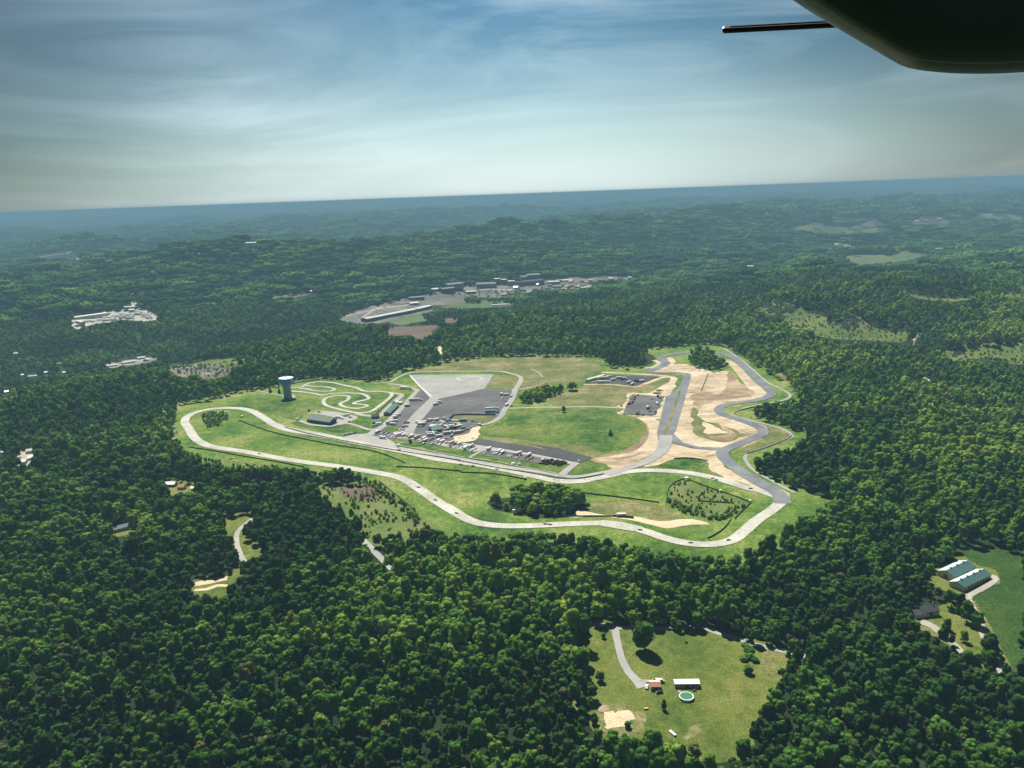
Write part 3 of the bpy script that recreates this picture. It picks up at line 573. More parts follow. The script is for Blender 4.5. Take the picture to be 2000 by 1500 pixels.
ribbon('driveway', "G 420,920 520,960 640,1060 720,1130 820,1230 900,1290", [9, 6, 5, 5], M['gravel'], L3, label='driveway of the dark-roofed house')
ribbon('grass_verge', "G 830,740 900,860 980,1000 1060,1180 1130,1300", 8, M['dry'], L1, label='dry verge of the crop field')
ribbon('road', "K 1255,515 1210,550 1160,600 1158,660 1180,720 1195,745", 5, M['gravel'], L2, label='pale forest track on the left')
ribbon('road', "K 1740,610 1780,645 1840,705 1900,765 1960,820", 6.5, M['concrete'], L2, label='paved forest road on the left')
sheet('meadow', "K 1070,520 1150,505 1260,500 1240,560 1220,640 1310,660 1290,720 1200,760 1150,700 1120,620 1080,600", M['meadow'], 0.12, label='small meadow beside the forest track')
sheet('clearing', "K 900,845 1000,815 1110,805 1170,760 1190,800 1130,850 1120,880 1060,930 1000,920 930,910 890,880", M['meadow'], 0.12, label='grassy clearing in the left forest')
ribbon('bare_patch', "K 945,855 1000,845 1060,832 1110,825", [8, 11, 8], M['sand'], L2, label='sandy lot in the left clearing')
ribbon('bare_patch', "K 950,882 1010,878 1060,860 1110,862", [4, 6, 4], M['sand'], L2, label='sandy drive in the left clearing')
sheet('clearing', "K 800,335 850,335 980,370 980,405 850,420 790,385", M['meadow'], 0.12, label='lawn round the small left houses')
sheet('clearing', "K 535,575 610,550 655,560 650,605 590,620 540,612", M['meadow'], 0.12, label='lawn of the grey-roofed house')
sheet('clearing', "K 85,215 130,195 165,205 165,245 140,275 90,275", M['gravel'], 0.12, label='pale yard of the far left house')
sheet('clearing', "I 1060,1070 1180,1035 1400,1005 1640,990 1500,1070 1480,1110 1340,1140 1280,1105 1150,1115", M['scrub'], 0.15, label='scrubby field left of the water tower')
sheet('brown_field', "I 1090,1072 1200,1050 1300,1040 1400,1040 1500,1070 1470,1100 1340,1130 1280,1100 1150,1108", M['stony'], 0.25, label='stony patch in the scrubby field')
sheet('yard', "V8 130,330 560,250 830,180 1060,190 1180,140 1500,100 1750,220 1900,290 1840,370 1600,400 1400,380 1100,370 900,420 600,450 330,520 230,560 80,480", M['oldtrack'], 0.3, step=14, label='pale gravel yard in the far left forest')
sheet('yard', "I 680,1040 800,1015 1040,985 1020,1010 930,1035 800,1050 720,1065", M['quarry'], 0.3, step=14, label='roadside yard in the left valley')
ribbon('road', "I 855,580 865,620 880,665 905,685", [14, 14, 18], M['oldtrack'], 0.6, label='gravel track above the far yard')
sheet('yard', "H 185,375 300,328 440,288 620,250 860,232 1010,272 900,292 740,300 750,330 600,370 400,408 310,408", M['stony'], 0.4, step=16, label='grey industrial yard outside the far town')
for t in ("H 300,372 380,340 470,312 600,284 640,276", "H 620,262 740,258 860,246", "H 420,385 520,352 600,330"):
    ribbon('dark_yard_strip', t, 14, M['lot'], 0.55, label='dark coal strip in the industrial yard', step=12)
for t in ("H 330,370 400,330 520,305 640,290", "H 360,340 440,310 560,300 620,290", "H 200,372 300,345 420,318 600,300"):
    ribbon('road', t, 9, M['gravel'], 0.6, label='pale track in the industrial yard', step=12)
sheet('field', "H 500,395 600,365 690,343 700,375 745,385 640,402 560,418", M['farfield'], 0.5, step=14, label='pale green field beside the long warehouse')
sheet('field', "H 810,310 900,290 1090,268 1260,282 1200,300 1050,312", M['farfield'], 0.5, step=14, label='green strip at the near edge of the town')
sheet('brown_field', "H 480,440 640,422 830,418 750,462 690,505 600,475 550,485 485,475", M['brownfield'], 0.4, step=14, label='brown ploughed field below the warehouse')
sheet('brown_field', "H 795,380 920,372 905,398 840,408", M['brownfield'], 0.4, step=14, label='small brown field below the town')
sheet('yard', "H 730,205 830,178 920,172 1010,180 1130,160 1240,145 1450,175 1660,165 1760,178 1700,200 1560,210 1460,205 1400,220 1240,240 1200,255 1000,245 880,245 760,225", M['stony'], 0.5, step=20, label='bare ground round the far mill')
ribbon('road', "H 1040,205 1120,200 1230,208", 16, M['gravel'], 0.9, label='pale road beside the mill', step=14)
sheet('yard', "H 1420,152 1800,118 2010,128 1990,147 1760,152 1600,162 1500,172", M['stony'], 0.5, step=24, label='bare ground at the far end of the town')
ribbon('road', "H 780,545 800,560 810,590", [16, 10], M['sand'], 0.3, label='bare slope in the forest behind the complex')
for t, k, lb in (("J 460,330 540,305 680,290 800,310 930,300 1100,320 1210,345 1000,350 860,360 700,355 600,340", 'farfield', 'long pale field on the far right hills'),
              ("J 925,300 980,266 1060,268 1095,300 1000,310", 'brownfield', 'small brown rise behind the long pale field'),
              ("J 1265,294 1300,250 1440,243 1480,265 1620,282 1450,296", 'brownfield', 'brown field with far white sheds'),
              ("J 1615,240 1700,222 2050,232 2050,275 1800,275", 'farfield', 'pale field at the far right'),
              ("J 820,505 900,495 1060,490 1120,500 1200,468 1400,490 1340,520 1200,540 1050,550 900,570 860,540", 'farfield', 'pale field on the right hills'),
              ("I 1750,595 1999,568 1999,592 1760,614", 'farfield', 'narrow pale field below the far ridge'),
              ("H 225,168 325,166 312,190 238,192", 'farfield', 'small pale field below the far ridge')):
    sheet('field', t, M[k], 0.8, step=40, label=lb)
for t, lb in zip(YOUNG, ('young plantation on the near right hill', 'young plantation on the second right hill', 'narrow young plantation', 'young plantation at the right edge', 'pale young wood at the right edge')):
    sheet('plantation_ground', t, M['scrub'], 0.3, step=25, label='scrubby ground of the '+lb)
ribbon('road', "J 750,420 840,433 935,448", 26, M['concrete'], 1.2, label='pale road cutting on the far right', step=30)
ribbon('road', "J 1322,1002 1285,1045 1268,1088", 7, M['gravel'], 0.4, label='pale track in the right forest', step=12)
ribbon('road', "J 1535,1165 1560,1185 1560,1203", 6, M['sand'], 0.4, label='bare spot in the right forest', step=8)
ribbon('road', "J 1330,1287 1365,1300 1398,1318", 5, M['sand'], 0.4, label='short sandy track in the right forest', step=8)
ribbon('road', "J 365,1232 410,1270 450,1305 520,1350", 7, M['dry'], 0.4, label='grassy ride beside the outer service road', step=8)
ribbon('road', "I 215,342 300,334 440,318 500,325 528,356", [14, 16, 26, 40, 40], M['quarry'], 1.5, label='far pale works in the hazy valley', step=40)
FAR = [  # label, px, width, height, roof rise, wall, roof, category
 ('longest pale-roofed warehouse outside the far town', "H 360,399 660,336", 34, 9, 3, 'darkwall', 'wall', 'warehouse'),
 ('short pale warehouse at the right end of the longest one', "H 668,334 750,317", 34, 9, 3, 'darkwall', 'wall', 'warehouse'),
 ('white works shed in the middle of the industrial yard', "H 620,296 672,293", 20, 7, 3, 'wall', 'white', 'shed'),
 ('dark works building at the back of the industrial yard', "H 618,268 705,264", 40, 8, 3, 'millwall', 'greyroof', 'factory'),
 ('dark hall at the left end of the mill grounds', "H 815,224 890,226", 40, 14, 4, 'darkwall', 'greyroof', 'factory'),
 ('long hall behind the dark one at the left of the mill', "H 850,206 945,204", 60, 15, 5, 'millwall', 'greyroof', 'factory'),
 ('small white-roofed store left of the mill', "H 755,214 795,212", 30, 8, 3, 'wall', 'white', 'store'),
 ('low white-roofed store in front of the mill', "H 958,228 1014,226", 30, 8, 2, 'greywall', 'white', 'store'),
 ('long dark mill hall left of the white towers', "H 1018,196 1132,194", 60, 18, 6, 'millwall', 'greyroof', 'factory'),
 ('first white-topped mill tower from the left', "H 1130,172 1165,172", 30, 30, 0, 'millwall', 'white', 'factory'),
 ('second white-topped mill tower from the left', "H 1172,174 1205,174", 30, 28, 0, 'millwall', 'white', 'factory'),
 ('third white-topped mill tower from the left', "H 1209,180 1250,180", 30, 26, 0, 'greywall', 'white', 'factory'),
 ('dark block right of the white-topped towers', "H 1252,184 1305,184", 40, 24, 0, 'millwall', 'darkroof', 'factory'),
 ('tall dark mill block at the back', "H 1285,160 1322,158", 40, 34, 5, 'millwall', 'greyroof', 'factory'),
 ('tallest long dark mill block at the back right', "H 1324,156 1402,150", 60, 36, 5, 'millwall', 'greyroof', 'factory'),
 ('wide dark mill hall at the right of the mill', "H 1308,178 1425,174", 60, 20, 4, 'millwall', 'darkroof', 'factory'),
 ('pale flat-roofed store right of the mill', "H 1450,170 1522,167", 40, 8, 0, 'greywall', 'wall', 'store'),
 ('pale shed at the back of the town', "H 1540,158 1602,154", 40, 8, 3, 'greywall', 'wall', 'store'),
 ('pale shed at the right front of the town', "H 1650,200 1702,198", 30, 7, 3, 'greywall', 'wall', 'store'),
 ('grey shed between the mill and the town', "H 1480,194 1530,192", 30, 8, 3, 'darkwall', 'greyroof', 'store'),
 ('long low white shed at the near edge of the town', "H 1110,302 1205,295", 12, 5, 1, 'wall', 'white', 'shed'),
 ('long white shed along the back of the far left yard', "V8 170,360 840,292", 16, 6, 2, 'wall', 'white', 'shed'),
 ('slanting white shed at the front of the far left yard', "V8 180,402 318,502", 12, 5, 2, 'wall', 'white', 'shed'),
 ('short slanting shed at the left end of the far left yard', "V8 168,492 228,548", 12, 5, 2, 'greywall', 'wall', 'shed'),
 ('pale shed at the upper right of the far left yard', "V8 1185,178 1400,160", 20, 7, 2, 'greywall', 'wall', 'shed'),
 ('small white shed at the top of the far left yard', "V8 1280,205 1385,195", 12, 5, 2, 'wall', 'white', 'shed'),
 ('bright white storage hall alone in the hazy plain', "I 357,158 385,158", 50, 30, 0, 'white', 'white', 'hall'),
 ('tall white silo block alone on the far right hills', "J 222,308 250,312", 20, 26, 0, 'white', 'white', 'silo'),
 ('first white poultry shed from the left on the brown field', "J 1285,276 1312,276", 16, 8, 3, 'white', 'white', 'shed'),
 ('second white poultry shed from the left on the brown field', "J 1345,274 1373,274", 16, 8, 3, 'white', 'white', 'shed'),
 ('third white poultry shed from the left on the brown field', "J 1437,272 1468,262", 16, 8, 3, 'white', 'white', 'shed'),
 ('white barn alone in the middle of the right hills', "J 185,577 238,575", 14, 7, 3, 'darkwall', 'white', 'barn'),
 ('pale farm buildings left of the brown field', "J 1425,460 1480,458", 14, 7, 3, 'wall', 'wall', 'barn'),
 ('white barn behind the pale right field', "J 1540,452 1562,450", 14, 7, 3, 'wall', 'white', 'barn'),
 ('white shed near the horizon above the mill', "J 318,234 332,234", 24, 12, 3, 'white', 'white', 'shed'),
 ('white house alone left of the industrial yard', "H 20,222 58,220", 14, 6, 3, 'wall', 'white', 'house'),
 ('yellow-fronted store by the valley road', "I 962,1018 990,1000", 14, 6, 3, 'cream', 'wall', 'store'),
 ('pale store left of the yellow-fronted one', "I 900,1008 945,1002", 14, 6, 3, 'greywall', 'wall', 'store'),
 ('flat pale roof at the left end of the valley road', "I 700,1056 765,1050", 14, 4, 1, 'greywall', 'wall', 'store'),
 ('long roof beside the valley road', "I 800,1038 880,1024", 12, 4, 2, 'greywall', 'wall', 'store'),
 ('white house in the left valley, right of a dark tree', "I 290,1100 318,1096", 9, 4, 2, 'wall', 'white', 'house'),
 ('pale house at the left edge of the valley', "I 90,976 116,974", 9, 4, 2, 'wall', 'white', 'house'),
 ('small white house low in the left valley', "I 140,1116 155,1115", 8, 4, 2, 'wall', 'white', 'house'),
 ('tan-roofed house above the left valley houses', "I 362,1046 400,1040", 9, 4, 2, 'wall', 'brownroof', 'house'),
 ('white house at the left frame edge below the valley', "I 30,1226 55,1222", 9, 4, 2, 'wall', 'white', 'house'),
 ('pale bungalow with a long drive low in the left valley', "I 185,1126 240,1118", 9, 3, 2, 'wall', 'wall', 'house'),
 ('white house beside the tan-roofed one', "I 408,1100 425,1098", 8, 4, 2, 'wall', 'white', 'house'),
 ('tiny white barn on the crest of the far ridge', "I 1288,333 1303,332", 14, 8, 3, 'white', 'white', 'barn'),
 ('tiny white barn in the hazy valley left of the ridge crest', "I 718,317 734,316", 20, 10, 3, 'white', 'white', 'barn'),
 ('pale sheds in the haze behind the ridge', "I 1600,276 1665,268", 30, 12, 3, 'white', 'white', 'shed'),
 ('distant white shed under the left horizon', "I 1155,136 1175,136", 40, 16, 4, 'white', 'white', 'shed'),
 ('white house at the left frame edge in the forest', "K 8,218 28,216", 9, 4, 2, 'wall', 'white', 'house')]
def px_rect(t_, up=7, dn=1.5, sd=3):
    a = P(t_)[:2]; return np.array([(a[:, 0].min()-sd, a[:, 1].min()-up), (a[:, 0].max()+sd, a[:, 1].min()-up), (a[:, 0].max()+sd, a[:, 1].max()+dn), (a[:, 0].min()-sd, a[:, 1].max()+dn)])
m_clear |= mask_of([px_rect(f_[1]) for f_ in FAR])
# ------------------------------------------------------------------ trees
def ico(sub):
    bm = bmesh.new(); bmesh.ops.create_icosphere(bm, subdivisions=sub, radius=1.0)
    v = np.array([q.co[:] for q in bm.verts]); f = np.array([[q.index for q in t.verts] for t in bm.faces]); bm.free(); return v, f
ICO = {k: ico(k) for k in (1, 2, 3)}
def lump(v, seed, amp):
    g = np.random.default_rng(seed); s = np.zeros(len(v))
    for k in range(6):
        d = g.normal(size=3); d /= np.linalg.norm(d); s += np.sin(v@d*g.uniform(2.5, 6)+g.uniform(0, 6.3))
    return v*(1+amp*s/2.5)[:, None]
def crown(seed, lod, tall=1.0, spread=1.0, kind='round'):
    """crown of unit-ish tree: about 9 m wide, top at z=1*15 m; returns verts, tris"""
    g = np.random.default_rng(seed); Vs = []; Fs = []; n0 = 0
    def add(v, f):
        nonlocal n0
        Vs.append(v); Fs.append(f+n0); n0 += len(v)
    if kind == 'conifer':
        lobes = [(np.array([0, 0, 2.5+9.5*t])+g.normal(size=3)*0.25, (3.4*(1-t)+0.35)*np.array([1, 1, 0.55])) for t in np.linspace(0, 1, 7)]
    else:
        nl = {0: 24, 1: 10, 2: 4}[lod]; lobes = [(np.array([0, 0, 9.0]), np.array([3.0*spread, 3.0*spread, 4.0*tall]))]
        for k in range(nl):
            a = g.uniform(0, 6.283); q = g.uniform(-0.75, 1.0); rad = 3.0*spread*math.sqrt(max(0.05, 1-q*q*0.8))*g.uniform(0.7, 1.12)
            s = g.uniform(0.85, 1.9)
            lobes.append((np.array([rad*math.cos(a), rad*math.sin(a), 9.0+q*4.6*tall]), s*np.array([1, 1, g.uniform(0.75, 1.1)])))
    for k, (c, s) in enumerate(lobes):
        v, f = ICO[2 if lod == 0 else 1]
        vv = lump(v, seed*100+k, 0.16 if lod == 0 else 0.22)*s+c; add(vv, f)
        if lod <= 1:                                   # leaf sprays standing off each limb
            m = (44 if k else 120) if lod == 0 else 10
            d = g.normal(size=(m, 3)); d[:, 2] = np.abs(d[:, 2])*0.9-0.25; d /= np.linalg.norm(d, axis=1)[:, None]
            pc = d*s*g.uniform(0.92, 1.18, (m, 1))+c
            sz = g.uniform(0.28, 0.66, (m, 1))*(1.0 if lod == 0 else 1.9)
            t1 = np.cross(d, g.normal(size=(m, 3))); t1 /= np.linalg.norm(t1, axis=1)[:, None]; t2 = np.cross(d, t1)
            t2 = t2+d*g.uniform(-0.6, 0.6, (m, 1))
            tri = np.stack([pc+t1*sz, pc-t1*sz*0.6+t2*sz*0.9, pc-t1*sz*0.5-t2*sz*0.8], 1).reshape(-1, 3)
            add(tri, np.arange(m*3).reshape(-1, 3))
    return np.concatenate(Vs), np.concatenate(Fs)
def trunk_mb(h=9, r=0.35, seed=0):
    g = random.Random(seed); b = MB(); n = 7
    b.lathe([(r*1.6, -1.0), (r, 1.0), (r*0.75, h*0.55), (r*0.35, h)], M['bark'], n)
    for k in range(4):
        a = g.uniform(0, 6.28); z = h*g.uniform(0.4, 0.8); L = g.uniform(2, 3.4)
        p = Vector((0, 0, z)); q = Vector((math.cos(a)*L, math.sin(a)*L, z+L*0.8)); s = Vector((-math.sin(a), math.cos(a), 0))
        w = r*0.3; vs = [p+s*w, p-s*w, p+Vector((0, 0, w*2)), q+s*w*.4, q-s*w*.4, q+Vector((0, 0, w*.8))]
        b.add(vs, [(0, 1, 2), (3, 5, 4), (0, 3, 4, 1), (1, 4, 5, 2), (2, 5, 3, 0)], M['bark'])
    return b.mesh('trunk')
C0 = [crown(s, 0, t, w) for s, t, w in ((1, 1.0, 1.0), (2, 1.1, 0.9), (3, 0.9, 1.12), (4, 1.15, 0.95), (5, 1.0, 1.15), (6, 1.05, 0.85))]+[crown(9, 0, kind='conifer')]
C1 = [crown(20+s, 1, t, w) for s, t, w in ((1, 1.0, 1.0), (2, 1.1, 0.9), (3, 0.9, 1.12), (4, 1.1, 1.0))]
def patch(seed, n, size):
    g = np.random.default_rng(seed); Vs = []; Fs = []; n0 = 0
    for k in range(n):
        v, f = ICO[1]; v = lump(v, seed*77+k, 0.25)
        s = g.uniform(0.75, 1.35); c = np.array([g.uniform(-size, size)/2, g.uniform(-size, size)/2, g.uniform(7.5, 11.5)])
        Vs.append(v*np.array([4.6*s, 4.6*s, 5.2*s])+c); Fs.append(f+n0); n0 += len(v)
    return np.concatenate(Vs), np.concatenate(Fs)
C2 = [patch(s, 26, 40) for s in (1, 2, 3, 4)]
VAR = C0+C1+C2; nV0, nV1, nV2 = len(C0), len(C1), len(C2)
crown_me = []
for k, (v, f) in enumerate(C0):
    me = mesh_np('crown', v, f, M['leaf']); crown_me.append(me)
trunk_me = [trunk_mb(seed=s) for s in range(3)]
# jittered grid of tree positions in the wedge the photograph looks into, and some way either side
def scatter(r0, r1, sp, jit=0.42, half=44):
    xm = r1*math.sin(R(half)); gx, gy = np.meshgrid(np.arange(-xm, xm, sp), np.arange(r0*math.cos(R(half))*0.98, r1, sp))
    gx = gx+rng.uniform(-jit, jit, gx.shape)*sp; gy = gy+rng.uniform(-jit, jit, gy.shape)*sp
    x = gx.ravel(); y = gy.ravel(); r = np.hypot(x, y); a = np.degrees(np.arctan2(x, y))
    k = (r >= r0) & (r < r1) & (np.abs(a) < half); return x[k], y[k]
T = []                                                # x, y, z, scale_xy, scale_z, variant, tint
def stand(x, y, sz, v0, nv, hgt, young=True, base_clear=True):
    z = hg(x, y); n = len(x); tone = f_tone(x, y)
    s = sz*rng.choice([0.7, 0.85, 1.0, 1.15, 1.4], n, p=[.22, .22, .22, .2, .14])*rng.uniform(0.9, 1.1, n)*(1+0.10*np.clip(tone, -1.5, 1.5)); szz = s*rng.uniform(0.72, 1.32, n)
    keep = np.ones(n, bool); grove = np.zeros(n, bool)
    ub, vb, _ = project(x, y, z+0.3); um, vm, _ = project(x, y, z+hgt*szz*0.6); ut, vt, _ = project(x, y, z+hgt*szz*0.95)
    hit = look(m_clear, ub, vb) | look(m_clear, um, vm) | look(m_clear, ut, vt)
    ing = look(m_grove, ub, vb) & look(m_grove, um, vm)
    keep = ~hit | ing
    sh = np.zeros(n, bool)
    yg = look(m_young, ub, vb) | look(m_young, um, vm) | look(m_young, ut, vt)
    keep &= ~yg; s = np.where(yg | sh, s*0.42, s); szz = np.where(yg | sh, szz*0.35, szz)
    keep = keep | sh
    tint = 0.55*np.clip(tone*0.5, -0.8, 1.0)+np.where(yg, 0.8, 0.0)
    right = sstep(280, 600, x)*sstep(600, 900, y)*(1-sstep(1500, 2300, y)); tint = tint+0.42*right
    tint = tint+(-0.22 if v0 >= nV0+nV1 else (0.10 if v0 == nV0 else 0.0))  # patches tinted darker to stand in for weaker self-shadow, mid crowns lighter
    ing2 = look(m_grove, ub, vb) & (z > -900) & keep
    s = np.where(ing2, s*1.0, s); szz = np.where(ing2, szz*0.8, szz)
    var = v0+rng.integers(0, nv, n)
    k = np.nonzero(keep)[0]
    T.append(np.column_stack([x, y, z-0.4, s, szz, var, tint])[k])
x, y = scatter(330, 1180, 7.7); stand(x, y, 0.90, 0, nV0-1, 14.5)
x, y = scatter(1180, 2900, 9.4); stand(x, y, 1.02, nV0, nV1, 14.5)
x, y = scatter(2900, 7500, 34, 0.3, 40); stand(x, y, 1.0, nV0+nV1, nV2, 13)
x, y = scatter(7500, 17000, 74, 0.3, 38); stand(x, y, 2.15, nV0+nV1, nV2, 10)
def shrubs(txt, sp, s0, s1, dens, hs=0.8):
    ring = G(txt); x0, y0 = ring.min(0); x1, y1 = ring.max(0); gx, gy = np.meshgrid(np.arange(x0, x1, sp), np.arange(y0, y1, sp))
    p_ = np.column_stack([gx.ravel(), gy.ravel()])+rng.uniform(-.5, .5, (gx.size, 2))*sp; p_ = p_[inpoly(p_, ring)]
    nz = f_tone(p_[:, 0]*6, p_[:, 1]*6); p_ = p_[rng.uniform(size=len(p_)) < dens+0.25*nz]; n = len(p_); s = rng.uniform(s0, s1, n); z = hg(p_[:, 0], p_[:, 1])
    T.append(np.column_stack([p_, z-4.6*s*hs+0.1, s, s*hs, nV0+rng.integers(0, nV1, n), rng.uniform(-0.1, 0.55, n)]))
shrubs("C 745,1160 755,1100 800,1080 870,1060 1000,1110 1270,1215 1180,1280 1080,1325 980,1310 880,1270 800,1230 745,1200", 4.5, 0.2, 0.42, 0.28)
shrubs("C 745,1190 760,1170 820,1210 900,1255 1000,1290 1080,1280 1180,1230 1270,1215 1190,1280 1100,1325 980,1315 870,1280 770,1240", 4.2, 0.3, 0.6, 0.75)
shrubs("A 310,565 420,548 490,560 480,600 430,640 355,655 325,620", 4.5, 0.3, 0.55, 0.85)
shrubs("A 1050,1020 1200,1030 1440,1030 1560,1090 1740,1240 1800,1310 1600,1360 1400,1340 1330,1200 1160,1110", 5, 0.2, 0.5, 0.35)
shrubs("A 1440,1005 1560,1090 1740,1230 1710,1270 1600,1200 1500,1130 1430,1060", 5, 0.3, 0.7, 0.7)
shrubs("A 130,720 230,800 320,850 560,890 800,905 1000,930 1000,965 800,960 500,930 300,900 180,840", 6, 0.3, 0.7, 0.5)
shrubs("B 1560,480 1650,430 1750,395 1999,360 1999,450 1850,500 1700,550 1600,550", 4.5, 0.3, 0.7, 0.6)
shrubs("O 1480,1070 1380,1090 1290,1080 1180,1058 1060,1045 960,1052 840,1038 840,1050 960,1062 1060,1055 1180,1070 1290,1092 1380,1100", 5, 0.35, 0.8, 0.45)
shrubs("I 1090,1072 1200,1050 1300,1040 1400,1040 1640,990 1500,1070 1480,1105 1340,1138 1280,1105 1150,1110", 7, 0.3, 0.6, 0.3)
shrubs("H 1180,250 1260,195 1330,215 1450,190 1700,180 1760,160 1990,130 2000,145 1760,175 1700,205 1550,225 1400,235 1240,290 1100,300", 19, 0.7, 1.2, 0.7, 0.9)
shrubs("H 840,225 960,215 1180,205 1240,230 1180,262 1000,255 880,250", 22, 0.6, 1.0, 0.4, 0.9)
shrubs("H 300,345 440,300 620,262 700,262 640,290 500,330 400,370", 22, 0.3, 0.7, 0.14, 0.6)
for y_ in YOUNG: shrubs(y_, 8, 0.3, 0.6, 0.5)
T = np.concatenate(T)
con = rng.uniform(size=len(T)) < 0.035; T[(T[:, 5] < nV0) & con, 5] = nV0-1
# the trees that show largest stand as trees of their own
u, v, c = project(T[:, 0], T[:, 1], T[:, 2]+8*T[:, 4])
vis = (u > -15) & (u < 2015) & (v > 0) & (v < 1530) & (T[:, 5] < nV0)
big = 1/c*T[:, 3]
order = np.argsort(np.where(vis, c, 1e9))[:268]
def make_tree(x, y, z, s, sz, var, tint, label, cat='tree', group=None, rz=None, name='broadleaf_tree'):
    r = bpy.data.objects.new(name, None); COL.objects.link(r); r.empty_display_size = 0.5
    r.location = (x, y, z); r.rotation_euler = (0, 0, random.uniform(0, 6.28) if rz is None else rz); r.scale = (s, s, sz)
    cr = link('crown', crown_me[var], r); cr['tint'] = float(tint)
    link('trunk', trunk_me[random.randrange(3)], r)
    return tag(r, label, cat, group)
clearc = G("F 700,600")[0]
for i in order:
    a = T[i]; side = 'left' if a[0] < clearc[0]-120 else ('right' if a[0] > clearc[0]+150 else 'round')
    if int(a[5]) == nV0-1: nm, kd = 'conifer_tree', 'dark pointed conifer'
    else: nm, kd = 'broadleaf_tree', 'green broadleaf tree'
    wh = {'left': 'in the near forest left of the farm clearing', 'right': 'in the near forest right of the farm clearing', 'round': 'in the near forest bordering the farm clearing'}[side]
    make_tree(a[0], a[1], a[2], a[3], a[4], int(a[5]), a[6], f'{kd} standing {wh}', group=f'{kd}s {wh}', name=nm)
rest = np.ones(len(T), bool); rest[order] = False
FT = T[rest]
# one forest object: loose points that carry the trees, and the crown shapes they wear
nP = len(FT); Vf = [FT[:, :3]]; Ff = []; vid = [np.full(nP, -1)]; off = nP
for k, (vv, ff) in enumerate(VAR):
    Vf.append(vv); Ff.append(ff+off); vid.append(np.full(len(vv), k)); off += len(vv)
Vf = np.concatenate(Vf); Ff = np.concatenate(Ff); vid = np.concatenate(vid)
me = bpy.data.meshes.new('forest'); me.vertices.add(len(Vf)); me.vertices.foreach_set('co', Vf.astype(np.float32).ravel())
me.loops.add(Ff.size); me.loops.foreach_set('vertex_index', Ff.astype(np.int32).ravel())
me.polygons.add(len(Ff)); me.polygons.foreach_set('loop_start', np.arange(0, Ff.size, 3, dtype=np.int32)); me.update(calc_edges=True)
def attr(nm, typ, arr, dom='POINT'):
    a = me.attributes.new(nm, typ, dom); a.data.foreach_set('vector' if typ == 'FLOAT_VECTOR' else 'value', arr.ravel())
attr('vid', 'INT', vid.astype(np.int32))
sc3 = np.ones((len(Vf), 3), np.float32); ecc = rng.uniform(-0.17, 0.17, nP); sc3[:nP, 0] = FT[:, 3]*(1+ecc); sc3[:nP, 1] = FT[:, 3]*(1-ecc); sc3[:nP, 2] = FT[:, 4]; attr('tscale', 'FLOAT_VECTOR', sc3)
rt = np.zeros((len(Vf), 3), np.float32); rt[:nP, 2] = rng.uniform(0, 6.283, nP); attr('trot', 'FLOAT_VECTOR', rt)
vr = np.zeros(len(Vf), np.int32); vr[:nP] = FT[:, 5]; attr('pick', 'INT', vr)
ti = np.zeros(len(Vf), np.float32); ti[:nP] = FT[:, 6]; attr('tint', 'FLOAT', ti)
me.materials.append(M['leaf'])
fo = link('forest', me); tag(fo, 'dense green broadleaf forest covering the hills around the race complex', 'forest', kind='stuff')
ng = bpy.data.node_groups.new('forest_nodes', 'GeometryNodeTree')
ng.interface.new_socket('Geometry', in_out='INPUT', socket_type='NodeSocketGeometry'); ng.interface.new_socket('Geometry', in_out='OUTPUT', socket_type='NodeSocketGeometry')
gi = ng.nodes.new('NodeGroupInput'); go = ng.nodes.new('NodeGroupOutput')
def gn(t, **kw):
    n = ng.nodes.new(t)
    for k, v_ in kw.items(): setattr(n, k, v_)
    return n
def named(nm, dt):
    n = gn('GeometryNodeInputNamedAttribute', data_type=dt); n.inputs[0].default_value = nm
    return [o_ for o_ in n.outputs if o_.enabled][0]
def sep(k):
    cmp_ = gn('FunctionNodeCompare', data_type='INT', operation='EQUAL'); ng.links.new(named('vid', 'INT'), cmp_.inputs[2]); cmp_.inputs[3].default_value = k
    s = gn('GeometryNodeSeparateGeometry', domain='POINT'); ng.links.new(gi.outputs[0], s.inputs[0]); ng.links.new(cmp_.outputs[0], s.inputs[1]); return s.outputs[0]
g2i = gn('GeometryNodeGeometryToInstance')
for k in range(len(VAR)-1, -1, -1): ng.links.new(sep(k), g2i.inputs[0])
iop = gn('GeometryNodeInstanceOnPoints'); ng.links.new(sep(-1), iop.inputs['Points']); ng.links.new(g2i.outputs[0], iop.inputs['Instance'])
iop.inputs['Pick Instance'].default_value = True
ng.links.new(named('pick', 'INT'), iop.inputs['Instance Index']); ng.links.new(named('trot', 'FLOAT_VECTOR'), iop.inputs['Rotation']); ng.links.new(named('tscale', 'FLOAT_VECTOR'), iop.inputs['Scale'])
ng.links.new(iop.outputs[0], go.inputs[0])
md = fo.modifiers.new('forest', 'NODES'); md.node_group = ng
print('TREES', len(T), 'instanced', nP, 'forest', [int(((FT[:, 5] >= a) & (FT[:, 5] < b)).sum()) for a, b in ((0, nV0), (nV0, nV0+nV1), (nV0+nV1, 99))])
